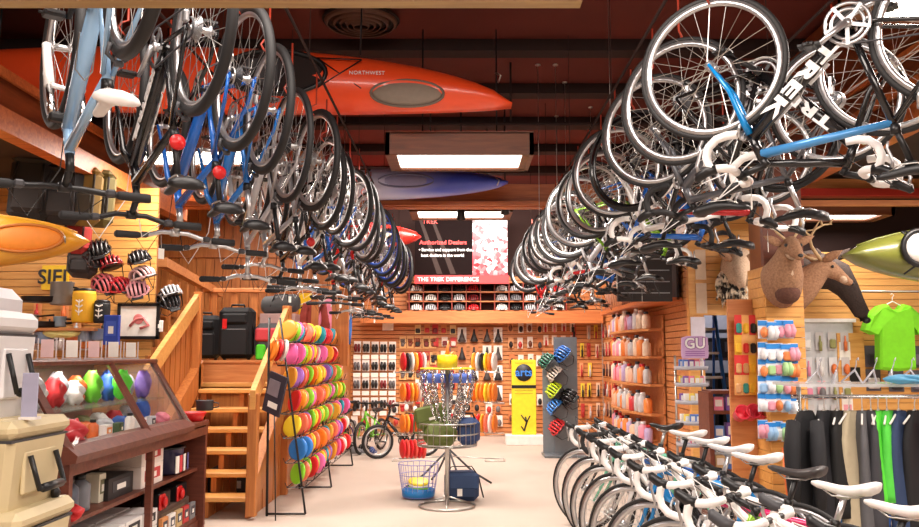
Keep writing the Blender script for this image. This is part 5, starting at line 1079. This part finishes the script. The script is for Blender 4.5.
# storeroom: ladder and black crates
ld = thing('step_ladder', 'blue step ladder standing in the storeroom opening', 'ladder', (3.02, 10.5, 0))
for s in (-1, 1): part('side_rail', ld, lambda b: b.tube([(s * .30, -.1, 0), (s * .2, .25, 2.0)], .024, 6), col((40, 110, 190), .4)); part('rear_rail', ld, lambda b: b.tube([(s * .28, .75, 0), (s * .2, .28, 1.95)], .016, 6), col((40, 110, 190), .4))
for k in range(6): part('step', ld, lambda b: b.box((0, -.06 + k * .06, .28 + k * .3), (.54 - .03 * k, .09, .03)), ALLOY)
part('top_cap', ld, lambda b: b.box((0, .27, 2.0), (.42, .16, .05), b=.01), col((40, 110, 190), .4))
sh = thing('storage_rack', 'black storeroom rack seen through the opening', 'rack', (3.9, 12.4, 0))
for z in (.4, .9, 1.4, 1.8): part('shelf_board', sh, lambda b: b.box((0, 0, z), (1.3, .5, .04)), DGREY)
for sx_ in (-.62, .62):
    for sy in (-.22, .22): part('post', sh, lambda b: b.box((sx_, sy, .95), (.04, .04, 1.9)), BLACK)
for j, z in enumerate((.42, .92, 1.42)):
    for i in range(3): pbox('black storage crate, %s from the left on board %s of the storeroom rack' % (ORD[i], ORD[j]), 3.9 - .42 + i * .42, 12.35, z, .36, .4, .28, (26, 26, 30), (90, 90, 96), face='y', name='crate', cat='crate', group='crates in the storeroom')
part_ = thing('red_pole', 'slanted red pole leaning right of the step ladder', 'pole', (3.42, 10.2, 0)); part('shaft', part_, lambda b: b.tube([(0, 0, 0), (-.05, .2, 1.75)], .016, 8), RED); part('grip', part_, lambda b: b.tube([(-.05, .2, 1.75), (-.053, .21, 1.86)], .02, 8), BLACK)
# ---------------------------------------------------------------- pegboard, T-shirt, right wall goods
pg = thing('pegboard', 'pale grey pegboard panel of small gear under the dark boar head', 'pegboard', (3.75, 9.57, 0))
part('board', pg, lambda b: b.box((.15, 0, 1.15), (1.02, .03, 1.35)), mat('peg_grey', (200, 202, 204), .5)); part('top_rail', pg, lambda b: (b.box((.15, -.03, 1.84), (1.06, .06, .04)),), WHITE)
for j, z in enumerate((1.70, 1.42, 1.16, .9)):
    for i in range(7):
        cn, cc = rg.choice([('black', (34, 32, 34)), ('grey', (120, 118, 120)), ('orange', (226, 120, 60)), ('pink', (226, 140, 170)), ('olive', (150, 150, 90)), ('white', (236, 234, 232))]); g_pack('climbing_gear', '%s gear on the grey pegboard, %s from the left, row %s' % (cn, ORD[i], ORD[j]), 'gear', (3.46 + i * .14, 9.53, z), .09, .20, rg.choice([(220, 220, 222), (200, 196, 196), (232, 160, 170)]), cc, rg.choice(['tool', 'tear', 'box']), 'gear on the grey pegboard')
t = thing('display_board', 'light pine board with white cards right of the grey pegboard', 'board', (4.32, 9.56, 0)); part('board', t, lambda b: b.box((.05, 0, .95), (.30, .04, 1.50)), PINE_L)
for k in range(4): part('card', t, lambda b: b.box((-.02 + .1 * (k % 2), -.025, 1.5 - k * .28), (.12, .006, .2)), [CARD, BLACK, CARD, col((170, 120, 110), .6)][k])
def tee(b):
    out = [(-.10, 0), (-.17, -.02), (-.30, -.12), (-.36, -.28), (-.26, -.33), (-.20, -.24), (-.21, -.70), (.0, -.72), (.21, -.70), (.20, -.24), (.26, -.33), (.36, -.28), (.30, -.12), (.17, -.02), (.10, 0), (.06, -.05), (0, -.07), (-.06, -.05)]
    n = len(out); rings = []
    for (y, k) in ((-.05, .96), (-.065, .90), ):
        pass
    def yy(x, z): return .012 * math.sin(x * 28 + z * 6)
    vs = [(x, -.045 + yy(x, z), z) for x, z in out] + [(x, .045 + yy(x, z), z) for x, z in out] + [(x * .9, -.075 + yy(x, z), -.35 + (z + .35) * .92) for x, z in out]
    fs = [tuple(range(2 * n, 3 * n)), tuple(range(2 * n - 1, n - 1, -1))] + [(i, (i + 1) % n, n + (i + 1) % n, n + i) for i in range(n)] + [(2 * n + i, 2 * n + (i + 1) % n, (i + 1) % n, i) for i in range(n)]
    b.add(vs, fs, 0, False)
def hanger(b): b.tube([(-.19, 0, -.06), (0, 0, .03), (.19, 0, -.06)], .007, 6); b.tube([(0, 0, .03), (0, 0, .07), (.02, 0, .10), (0, 0, .12), (-.02, 0, .10)], .004, 5)
q = at(897, 299, 9.1)
t = thing('t_shirt', 'lime green T-shirt hanging high on the right wall', 't-shirt', (q.x, 9.2, q.z - .05), (0, 0, .12)); part('body', t, tee, col((128, 222, 34), .8)); part('hanger', t, hanger, WHITE)
t = thing('t_shirt', 'blue T-shirt hanging at the far right edge beside the lime one', 't-shirt', (q.x + .66, 9.2, q.z + .0), (0, 0, .1)); part('body', t, tee, col((50, 130, 190), .8)); part('hanger', t, hanger, WHITE)
t = thing('wall_hanging_bar', 'steel bar on the wall holding the T-shirts', 'rail', (q.x + .3, 9.2, q.z + .09)); part('bar', t, lambda b: b.tube([(-.7, 0, 0), (.8, 0, 0)], .01, 6), STEEL); part('bracket', t, lambda b: [b.tube([(x, 0, 0), (x, .38, 0)], .008, 6) for x in (-.6, .7)], STEEL)
grid('wall_garment', 'folded garment pack', 'garment', 'below the lime T-shirt', 4.62, 5.6, 5, [1.55, 1.28], 9.6, .17, .24, (90, 84, 92), [('purple grey', (110, 100, 116)), ('white', (230, 226, 226)), ('dark', (50, 46, 52))], 'box', .01)
# ---------------------------------------------------------------- clothes rack
cr = thing('clothes_rack', 'chrome clothes rack with a bar full of hanging sportswear at right', 'clothes rack', (3.28, 5.9, 0))
part('bar', cr, lambda b: (b.tube([(-1.0, 0, 1.17), (1.3, 0, 1.17)], .014, 10),), CHROME)
part('top_shelf', cr, lambda b: (b.box((.15, .1, 1.25), (2.3, .5, .02)), ), mat('clear_top', (220, 224, 228), .15, alpha=.6))
for x in (-.95, 1.25): part('post', cr, lambda b: (b.tube([(x, 0, 0), (x, 0, 1.25)], .016, 10),), CHROME)
for x in (-.95, 1.25): part('foot', cr, lambda b: b.tube([(x, -.3, .02), (x, .35, .02)], .016, 8), CHROME)
def garment(label, x, c, Lg=.72, wd=.46, yaw=1.1, y=5.9, c2=None, name='jacket', cat='jacket', sleeves=True, z=1.17, group='garments on the chrome rack'):
    t = thing(name, label, cat, (x, y, z - .115), (0, 0, yaw), group)
    m = col(c, .85)
    def bd(b):
        rings = []
        for i in range(12):
            u = i / 11; w_ = wd / 2 * (.30 + .70 * min(1, u * 5) ** .6) * (1 + .08 * u if sleeves else (1 - .25 * u)); d = .035 + .03 * math.sin(min(1, u * 2) * PI / 2)
            rings.append([Vector((w_ * math.cos(a), (d * (1 + .3 * math.sin(4 * a + 1.3 * i * .3))) * math.sin(a), .02 - Lg * u)) for a in [2 * PI * k / 20 for k in range(20)]])
        b.loft(rings)
    part('body', t, bd, m, key='gb%.2f%.2f%d' % (Lg, wd, sleeves))
    if sleeves:
        for s in (-1, 1): part('sleeve', t, lambda b: b.tube([(s * wd * .40, 0, -.05), (s * wd * .56, -.02, -.22), (s * wd * .60, -.03, -.42), (s * wd * .58, -.03, -.60)], [.055, .065, .055, .042], 10, flat=.8), col(c2, .85) if c2 else m, key='gs%d%.2f' % (s, wd))
    elif c2: part('side_panel', t, lambda b: b.prism([(-.02, -.35), (.12, -.28), (.14, -.5), (-.02, -.55)], -.075, -.06), col(c2, .85), key='gp2')
    part('hanger', t, hanger, WHITE, key='hanger')
    part('price_tag', t, lambda b: b.box((.05, -.08, -.06), (.05, .004, .09), R=Matrix.Rotation(.6, 3, 'Y')), CARD, key='gtag')
    return t
GA = [(2.37, (22, 22, 26), .74, .46, .75, None, 'black jacket with sleeves facing the aisle, first at the left end of the rack', 1), (2.50, (24, 24, 30), .78, .46, .9, (30, 30, 34), 'black jacket second from the left end of the clothes rack', 1), (2.59, (20, 20, 22), .7, .42, 1.0, None, 'black top third on the clothes rack behind the beige trousers', 0),
      (2.67, (176, 164, 138), 1.02, .34, .8, None, 'long beige trousers hanging on the clothes rack', 0), (2.76, (88, 88, 92), .98, .36, 1.1, None, 'dark grey long garment right of the beige trousers', 0), (2.82, (60, 60, 66), .8, .36, 1.2, None, 'charcoal garment left of the bright green jersey', 0),
      (2.87, (90, 214, 60), .62, .36, .9, (240, 240, 240), 'bright green jersey with a white stripe on the clothes rack', 0), (2.93, (84, 205, 70), .6, .36, 1.0, (90, 92, 96), 'green and grey jersey right of the bright green one', 0),
      (3.01, (44, 62, 96), .98, .38, .8, (230, 230, 236), 'navy blue long garment with a white stripe on the rack', 0), (3.12, (22, 22, 26), 1.0, .42, .7, None, 'long black garment between the navy and the pink ones', 0), (3.22, (214, 40, 90), .66, .38, .9, (240, 150, 60), 'pink and orange top near the right edge of the view', 0), (3.30, (110, 60, 170), .5, .36, 1.0, None, 'purple top beside the pink one on the rack', 0), (3.40, (60, 62, 68), .9, .4, .8, None, 'slate grey garment at the right edge of the view', 0), (3.52, (30, 110, 190), .8, .4, .8, None, 'bright blue garment last on the rack bar', 0)]
for (x, c, Lg, wd, yaw, c2, lab, sl) in GA: garment(lab, x, c, Lg, wd, yaw, c2=c2, sleeves=bool(sl), name='jacket' if sl else ('trousers' if 'trousers' in lab else 'garment'), cat='jacket' if sl else ('trousers' if 'trousers' in lab else 'garment'))
pouch('folded light blue shirt lying on top of the clothes rack', (3.0, 5.75, 1.262), .34, .14, .06, (90, 170, 214), rz=.2, name='folded_shirt', cat='shirt')
for i in range(12): solo('clear_hanger', 'spare clear hanger on the rack top, %s from the left' % ORD[i], 'hanger', hanger, mat('clear_hanger', (222, 222, 230), .2, alpha=.75), loc=(2.5 + i * .13, 6.0, 1.32), rot=(.3, 0, .9 + .3 * (i % 3)), group='spare hangers on the rack top', key='spareh')
for i, c in enumerate([(60, 130, 200), (230, 230, 234), (40, 90, 170)]): garment('%s lower garment hanging under the black jackets, %s from the left' % (['blue', 'white', 'deep blue'][i], ORD[i]), 2.6 + i * .12, c, .34, .2, .6, sleeves=False, z=.62, name='garment', cat='garment')
part('low_bar', cr, lambda b: b.tube([(-.95, 0, .62), (.2, 0, .62)], .01, 8), CHROME)

for j in range(5):
    for i in range(6):
        cn, cc = rg.choice([('black', (36, 30, 30)), ('red', (170, 40, 40)), ('brown', (90, 44, 34)), ('silver', (190, 186, 184))])
        g_pack('hanging_tool', '%s tool on the return wall beyond the bottle shelf, %s from near, row %s' % (cn, ORD[i], ORD[j]), 'tool', (2.595, 13.75 + i * .3, [2.0, 1.68, 1.33, .98, .64][j]), .11, .24, rg.choice([(230, 150, 100), (226, 190, 160), (190, 60, 50)]), cc, 'tool', 'tools on the return wall', rz=-PI / 2)
# ---------------------------------------------------------------- mounted heads
def ell_ring(c, t, up, rx, rz, n=18):
    t = Vector(t).normalized(); s = t.cross(Vector(up)).normalized(); u = s.cross(t)
    return [Vector(c) + s * rx * math.cos(2 * PI * k / n) + u * rz * math.sin(2 * PI * k / n) for k in range(n)]
def spine(b, pts, mi=0, n=18):
    """pts: (centre, half width, half height)"""
    P = [Vector(p[0]) for p in pts]; rings = []
    for i, (c, rx, rz) in enumerate(pts):
        t = P[min(i + 1, len(P) - 1)] - P[max(i - 1, 0)]; rings.append(ell_ring(c, t, (0, 0, 1) if abs(t.normalized().z) < .95 else (0, 1, 0), rx, rz, n))
    b.loft(rings, mi)
def fur(name, a, b_): 
    m = mat(name, a, .9, var=.2, scale=60); nt = m.node_tree; bp = nt.nodes.new('ShaderNodeBump'); bp.inputs['Strength'].default_value = .5; bp.inputs['Distance'].default_value = .01; nt.links.new(nt.nodes['Noise Texture'].outputs['Fac'], bp.inputs['Height']); nt.links.new(bp.outputs[0], nt.nodes['Principled BSDF'].inputs['Normal'])
    nt.nodes['Mix'].inputs[7].default_value = (*lin(b_), 1); return m
F1 = fur('deer_fur', (136, 92, 66), (186, 142, 108)); F2 = fur('pale_deer_fur', (190, 156, 126), (226, 196, 168)); F3 = fur('boar_fur', (30, 20, 17), (62, 45, 37))
def ear(b, base, tip, w_):
    base = Vector(base); tip = Vector(tip); d = tip - base; s = d.cross(Vector((0, 1, 0))).normalized()
    b.loft([[base + d * u + s * w_ * k * math.cos(a) + Vector((0, 1, 0)) * .012 * math.sin(a) for a in [2 * PI * j / 10 for j in range(10)]] for u, k in ((0, .4), (.3, 1), (.65, .85), (1, .08))])
def antler(b, pts, r0=.014):
    b.tube(pts, [r0 * (1 - .7 * i / (len(pts) - 1)) for i in range(len(pts))], 8)
# deer facing the shopper, on the column
q = at(786, 262, 6.8)
d1 = thing('deer_head', 'mounted deer head facing the shop, high on the pine column', 'deer head', (q.x, 6.97, q.z - .02))
part('head_and_neck', d1, lambda b: spine(b, [((0, .0, -.14), .15, .22), ((0, -.06, -.12), .165, .21), ((0, -.14, -.05), .14, .18), ((0, -.20, .04), .10, .13), ((0, -.24, .10), .082, .10), ((0, -.29, .13), .072, .085), ((0, -.36, .09), .055, .062), ((0, -.42, .05), .040, .042), ((0, -.455, .03), .034, .032), ((0, -.47, .025), .015, .015)]), F1)
part('throat_patch', d1, lambda b: (b.ell((0, -.20, -.06), (.07, .10, .10)), b.ell((0, -.30, .07), (.05, .07, .05))), F2)
for s in (-1, 1):
    part('ear', d1, lambda b: ear(b, (s * .055, -.24, .15), (s * .20, -.25, .22), .036), F1)
    part('eye', d1, lambda b: b.ell((s * .058, -.335, .135), (.014, .016, .015)), BLACK)
    part('antler', d1, lambda b: (antler(b, [(s * .03, -.25, .19), (s * .08, -.22, .25), (s * .13, -.21, .32), (s * .15, -.25, .38), (s * .12, -.32, .42)], .012), antler(b, [(s * .10, -.245, .31), (s * .13, -.22, .42)], .009)), mat('antler_bone', (190, 160, 120), .6))
part('nose', d1, lambda b: b.ell((0, -.466, .038), (.022, .014, .016)), BLACK)
part('base_plaque', d1, lambda b: b.ell((0, -.17, -.235), (.10, .10, .085)), fur('dark_chest', (84, 50, 40), (110, 70, 54)))
# deer in profile behind, and dark boar-like head
q = at(812, 275, 7.4)
d2 = thing('deer_head', 'antlered deer head in profile facing right beside the column', 'deer head', (2.86, 7.45, q.z - .03))
part('head_and_neck', d2, lambda b: spine(b, [((-.06, .08, -.20), .15, .17), ((.02, .02, -.16), .15, .18), ((.12, -.05, -.08), .12, .15), ((.22, -.1, .02), .09, .11), ((.29, -.12, .08), .075, .09), ((.35, -.13, .07), .065, .075), ((.42, -.14, .02), .048, .052), ((.48, -.14, -.03), .038, .038), ((.52, -.14, -.05), .028, .026)]), F1)
part('muzzle_patch', d2, lambda b: b.ell((.44, -.145, -.01), (.06, .045, .035), R=Matrix.Rotation(.7, 3, 'Y')), F2)
for s in (-1, 1):
    part('ear', d2, lambda b: ear(b, (.27, -.12 + s * .05, .14), (.40 if s < 0 else .2, -.14 + s * .12, .22), .04), F1)
    part('antler', d2, lambda b: (antler(b, [(.26, -.12 + s * .04, .15), (.20, -.12 + s * .10, .19), (.13, -.13 + s * .16, .25), (.10, -.14 + s * .19, .32), (.14, -.15 + s * .20, .39), (.22, -.16 + s * .18, .43), (.30, -.16 + s * .15, .44)], .018), antler(b, [(.11, -.14 + s * .19, .33), (.04, -.15 + s * .2, .38), (.03, -.15 + s * .2, .45)], .011), antler(b, [(.20, -.16 + s * .19, .42), (.19, -.16 + s * .19, .50)], .010), antler(b, [(.28, -.16 + s * .16, .44), (.33, -.16 + s * .15, .52)], .010)), _m['antler_bone'])
part('eye', d2, lambda b: b.ell((.34, -.20, .09), (.014, .01, .012)), BLACK); part('nose', d2, lambda b: b.ell((.53, -.14, -.055), (.018, .024, .018)), BLACK)
q = at(838, 278, 9.0)
d3 = thing('boar_head', 'dark brown mounted animal head with a long muzzle pointing down, behind the deer', 'animal head', (q.x, 9.45, q.z))
part('head_and_neck', d3, lambda b: spine(b, [((-.20, -.02, .14), .20, .20), ((-.15, -.12, .12), .21, .22), ((-.04, -.24, .08), .17, .19), ((.05, -.34, .02), .14, .17), ((.12, -.40, -.12), .10, .12), ((.18, -.44, -.26), .075, .09), ((.23, -.46, -.38), .07, .08), ((.25, -.47, -.45), .05, .055)]), F3)
for s in (-1, 1): part('ear', d3, lambda b: ear(b, (.0 + s * .10, -.26, .22), (.04 + s * .18, -.28, .34), .04), F3); part('eye', d3, lambda b: b.ell((.04 + s * .11, -.42, .04), (.016, .016, .016)), BLACK)
part('nose', d3, lambda b: b.ell((.26, -.49, -.45), (.045, .03, .035)), BLACK)
q = at(733, 285, 9.4)
d4 = thing('animal_pelt', 'shaggy black and cream animal pelt hanging on the pine header left of the deer', 'pelt', (q.x, 9.5, q.z))
pelt = fur('mottled_pelt', (40, 32, 28), (236, 220, 196)); pelt.node_tree.nodes['Noise Texture'].inputs['Scale'].default_value = 16
cr_ = pelt.node_tree.nodes.new('ShaderNodeMapRange'); cr_.inputs[1].default_value = .42; cr_.inputs[2].default_value = .58; pelt.node_tree.links.new(pelt.node_tree.nodes['Noise Texture'].outputs['Fac'], cr_.inputs[0]); pelt.node_tree.links.new(cr_.outputs[0], pelt.node_tree.nodes['Mix'].inputs[0])
def pelt_f(b):
    r = random.Random(2)
    b.ell((0, 0, .0), (.17, .05, .2), 0, 20, 10)
    for k in range(70):
        a = r.uniform(0, 6.28); rr_ = r.uniform(.02, .17); x = rr_ * math.cos(a); z = .2 * math.sin(a) * rr_ / .17; b.tube([(x, -.03, z), (x + r.uniform(-.03, .03), -.08, z - .06), (x * 1.15, -.07, z - .15)], [.014, .011, .003], 5)
part('fleece', d4, pelt_f, pelt); part('tail', d4, lambda b: b.tube([(.14, -.03, -.1), (.19, -.04, -.22), (.18, -.03, -.3)], [.04, .03, .012], 8), pelt)
q = at(752, 268, 9.0)
d5 = thing('deer_head', 'pale mounted deer head left of the column, behind the handlebars', 'deer head', (q.x + .02, 9.5, q.z + .03))
part('head_and_neck', d5, lambda b: spine(b, [((.0, .0, .02), .20, .24), ((-.03, -.1, .02), .18, .22), ((-.06, -.2, .0), .12, .16), ((-.09, -.28, -.06), .09, .10), ((-.10, -.36, -.16), .06, .06), ((-.10, -.4, -.24), .035, .035)]), F2)
for s in (-1, 1): part('ear', d5, lambda b: ear(b, (-.07 + s * .08, -.24, .08), (-.07 + s * .22, -.24, .17), .045), F1)
part('nose', d5, lambda b: b.ell((-.10, -.41, -.25), (.025, .02, .02)), BLACK)

# ---------------------------------------------------------------- left bay goods
LW = 8.22
def lz(px_, py_, Y=LW): q = at(px_, py_, Y); return q.x, q.z
for i, (px_, py_, s, w_) in enumerate([(42, 275, 'SIEK', .32)]):
    x, z = lz(px_, py_, 8.0); t = thing('wall_sign', 'yellow sign with tall black letters on the left wall', 'sign', (x, 8.27, z)); part('board', t, lambda b: b.box((0, 0, 0), (.26, .02, .24)), col((240, 196, 30), .5)); letters('lettering', t, 'SIEL', .2, BLACK, (0, -.014, 0), bold=.003)
def sack(label, px_, py_, w_, h, rgb, Y=7.6, emblem=True):
    x, z = lz(px_, py_, Y); t = thing('stuff_sack', label, 'stuff sack', (x, Y, z - h / 2)); m = col(rgb, .6)
    part('sack_body', t, lambda b: (b.lathe([(.001, 0), (w_ / 2 * .92, 0), (w_ / 2, .02), (w_ / 2, h * .9), (w_ / 2 * .95, h)], 24),), m); part('drawstring', t, lambda b: b.lathe([(w_ / 2 * .96, h), (w_ / 2 * .9, h + .02), (.02, h + .03)], 20), BLACK)
    if emblem: part('leaf_print', t, lambda b: [b.tube([(s * .0, -w_ / 2 - .004, h * .3 + k * .045), (s * .03, -w_ / 2 + .0, h * .38 + k * .045)], .006, 4) for s in (-1, 1) for k in range(3)] + [b.tube([(0, -w_ / 2 - .004, h * .22), (0, -w_ / 2 - .004, h * .72)], .005, 4)], CARD)
    return t
ls = thing('left_wall_shelf', 'wide shelf of camping kitchen goods behind the display case', 'shelf', (-4.0, 7.75, 0))
for z in (1.42, 1.68): part('shelf_board', ls, lambda b: b.box((-.1, 0, z), (1.75, .5, .025)), WALNUT if z < 1 else PINE)
for x in (-.95, .75): part('side_board', ls, lambda b: b.box((x, .2, .9), (.03, .1, 1.8)), PINE)
sack('yellow cylindrical stuff sack with a white leaf print behind the case', 84, 307, .20, .28, (244, 184, 40))
sack('small black stuff sack with a leaf print right of the yellow one', 102, 313, .14, .18, (24, 26, 28))
for i, (px_, py_, lab, r, h, c) in enumerate([(62, 294, 'grey steel cooking pot on the left wall shelf', .10, .2, (150, 146, 142)), (44, 325, 'dark cooking pan left of the grey pot', .13, .05, (40, 36, 38)), (42, 300, 'flat black frying pan high on the left wall', .17, .045, (34, 32, 34)), (60, 322, 'pale blue cup on the shelf under the grey pot', .055, .09, (150, 176, 196)), (85, 336, 'grey blue cup under the yellow sack', .06, .1, (150, 166, 186)), (98, 335, 'blue grey mug beside the blue box', .055, .1, (130, 150, 180)), (44, 338, 'blue pot low on the left shelf', .08, .1, (140, 160, 190)), (24, 318, 'white plate stack at the left end of the shelf', .12, .05, (235, 232, 230))]):
    x, z = lz(px_, py_, 7.65); t = thing('cookware', lab, 'cookware', (x, 7.65, z - h / 2)); part('vessel', t, lambda b: b.lathe([(r * .9, 0), (r, .015), (r, h), (r * 1.05, h + .005), (r * .94, h), (r * .9, .02), (.001, .015)], 22), col(c, .35, .3)); part('handle', t, lambda b: b.tube([(r, 0, h * .8), (r + .05, 0, h * .75), (r + .05, 0, h * .35), (r, 0, h * .3)] if h > .06 else [(r, 0, h * .8), (r + .16, -.02, h)], .008, 6), BLACK)
pouch('pale yellow folded pad on the left wall shelf', (*lz(62, 333, 7.6)[:1], 7.6, lz(62, 333, 7.6)[1] - .04), .34, .14, .08, (240, 230, 150), name='sleeping_pad', cat='pad')
x, z = lz(112, 330, 7.5); pbox('deep blue box between the black sack and the framed picture', x, 7.5, z - .13, .13, .05, .26, (34, 66, 168), (60, 90, 190), face='y', group=None)
x, z = lz(128, 320, 8.0); t = thing('framed_picture', 'black framed white picture with a pink drawing on the left wall', 'picture', (x, 8.265, z)); part('frame', t, lambda b: (b.box((0, 0, .16), (.40, .03, .03)), b.box((0, 0, -.16), (.40, .03, .03)), b.box((-.19, 0, 0), (.03, .03, .34)), b.box((.19, 0, 0), (.03, .03, .34))), BLACK); part('print', t, lambda b: b.box((0, .0, 0), (.36, .01, .30)), CARD); part('drawing', t, lambda b: (b.tube([(-.08, -.008, -.05), (-.02, -.008, .02), (.05, -.008, .03), (.1, -.008, -.04), (.02, -.008, -.07)], .015, 5), b.ell((.0, -.008, .02), (.05, .004, .05))), col((226, 130, 130), .6))
solo('wall_switch', 'small white wall switch right of the framed picture', 'switch', lambda b: (b.box((0, 0, 0), (.07, .015, .11), b=.004), b.box((0, -.01, .0), (.02, .01, .04))), WHITE, loc=(*lz(158, 326, LW)[:1], 8.26, lz(158, 326)[1]))
for i in range(8): g_pack('kitchen_tool', '%s camp kitchen tool on the left wall under the pans, %s from the left' % (['orange', 'silver', 'red', 'black', 'orange', 'silver', 'white', 'red'][i], ORD[i]), 'utensil', (lz(26 + i * 13, 0)[0], 8.265, 1.98 - .15 * (i % 2)), .08, .2, (240, 170, 110), [(236, 120, 60), (190, 190, 190), (200, 50, 50), (30, 30, 32)][i % 4], 'tool', 'kitchen tools on the left wall')
for i in range(9): g_pack('kitchen_tool', '%s packet in the lower row of the left wall, %s from the left' % (['white', 'red', 'orange', 'tan', 'grey', 'white', 'orange', 'red', 'tan'][i], ORD[i]), 'packet', (lz(22 + i * 13, 0)[0], 8.265, 1.66), .10, .17, [(240, 226, 214), (236, 140, 80)][i % 2], [(236, 230, 226), (200, 60, 60), (240, 140, 70), (206, 170, 120)][i % 4], 'box', 'packets on the left wall')
# helmets and child seats hung on the left wall
for i, (px_, py_, lab, rgb) in enumerate([(100, 252, 'black helmet hanging highest of the group by the framed picture', (30, 28, 30)), (92, 265, 'dark brown helmet left in the group above the framed picture', (60, 40, 40)), (112, 268, 'red trimmed black helmet in the group above the framed picture', (150, 40, 44)), (104, 287, 'pink and white helmet low in the group above the picture', (230, 120, 130)), (140, 262, 'black helmet hanging on the pine slats right of the group', (34, 32, 34)), (143, 279, 'white and red helmet hanging right above the picture', (230, 190, 190)), (138, 292, 'white and pink helmet lowest above the picture', (236, 170, 180)), (120, 290, 'red helmet between the pink and the white one', (200, 50, 60)), (172, 297, 'silver helmet hanging by the stair railing', (180, 180, 184)), (168, 303, 'dark helmet hanging under the silver one by the stairs', (60, 60, 64))]):
    Y = 7.9 if i < 8 else 8.4; q = at(px_, py_, Y); helmet(lab, q, (.3, .5 - .3 * (i % 3), -1.2 + .5 * (i % 2)), rgb)
# backpacks hung under the soffit
def backpack(label, px_, py_, Y, w_, h, c, c2):
    q = at(px_, py_, Y); t = thing('backpack', label, 'backpack', (q.x, Y, q.z - h / 2), (0, .05, .2))
    part('bag_body', t, lambda b: b.box((0, 0, h / 2), (w_, .2, h), b=.06), col(c, .8)); part('front_pocket', t, lambda b: b.box((0, -.11, h * .35), (w_ * .75, .07, h * .45), b=.03), col(c2, .8)); part('top_lid', t, lambda b: b.box((0, -.01, h * .95), (w_ * .95, .23, h * .16), b=.04), col(c, .8))
    part('strap', t, lambda b: [b.tube([(s * w_ * .3, -.1, h * .9), (s * w_ * .36, -.16, h * .6), (s * w_ * .3, -.12, h * .15)], .012, 6, flat=.4) for s in (-1, 1)], col(c2, .8)); return t
backpack('black backpack with an orange strap hanging at the far left', 30, 190, 7.2, .34, .55, (24, 22, 24), (34, 30, 30))
backpack('black backpack hanging beside the yellow packs', 62, 196, 7.3, .32, .5, (28, 26, 28), (40, 38, 40))
backpack('yellow backpack hanging under the soffit behind the near handlebars', 84, 198, 7.4, .26, .5, (120, 92, 34), (60, 54, 44))
backpack('olive yellow and black backpack next to the yellow one', 100, 200, 7.6, .22, .5, (96, 84, 40), (50, 46, 40))
backpack('red backpack hanging lower between the kayak tip and the helmets', 76, 238, 7.8, .24, .3, (160, 40, 36), (60, 26, 24))
backpack('grey backpack hanging above the grey pot', 82, 262, 7.9, .26, .3, (90, 84, 84), (60, 56, 56))
# jerseys and yellow sign over the disc rack
x, z = at(305, 306, 11.8).x, at(305, 306, 11.8).z
t = thing('race_jersey', 'yellow jersey with a black number hanging above the disc rack', 'jersey', (x, 11.85, z + .26)); part('body', t, lambda b: b.box((0, 0, -.29), (.19, .04, .60), b=.018), col((250, 200, 30), .8)); letters('lettering', t, '20', .14, BLACK, (0, -.024, -.32), bold=.004); part('hanger', t, hanger, WHITE)
for i, (px_, c, c2, lab) in enumerate([(322, (36, 28, 30), None, 'black jersey with pink trim right of the yellow jersey'), (337, (240, 100, 160), (60, 110, 190), 'bright pink jersey at the end of the jersey row'), (330, (240, 150, 180), None, 'pale pink jersey between the black and bright pink ones'), (315, (150, 60, 50), None, 'dark red garment beside the yellow jersey')]):
    q = at(px_, 298, 11.7 - .05 * i); garment(lab, q.x, c, .46, .26, .15, y=11.7 - .05 * i, c2=c2, sleeves=True, z=q.z + .08, name='race_jersey', cat='jersey', group='jerseys above the disc rack')
t = thing('jersey_bar', 'thin steel bar carrying the jerseys above the disc rack', 'rail', (-1.85, 11.75, 2.42)); part('bar', t, lambda b: b.tube([(-.45, 0, 0), (.35, 0, 0)], .01, 6), STEEL); part('bracket', t, lambda b: [b.tube([(x, 0, 0), (x, .3, 0)], .008, 6) for x in (-.4, -.2)], STEEL)
# shoes on the floor at the back, small stand
for i in range(4):
    q = at(352 + i * 7, 447 - (i % 2) * 5, 13.2 - .5 * (i % 2)); t = thing('shoe', '%s shoe on the floor beside the kids bicycles, %s from the left' % (['black', 'grey', 'black', 'blue'][i], ORD[i]), 'shoe', (q.x, q.y, 0), (0, 0, .5 * i), 'shoes on the floor'); part('upper', t, lambda b: spine(b, [((-.13, 0, .06), .035, .05), ((-.08, 0, .07), .042, .06), ((0, 0, .05), .042, .045), ((.09, 0, .035), .048, .03), ((.14, 0, .028), .03, .02)]), col([(30, 30, 32), (120, 120, 124), (30, 30, 32), (60, 80, 140)][i], .6), key='shoeu'); part('sole', t, lambda b: b.box((0, 0, .012), (.28, .09, .024), b=.01), WHITE, key='sole')
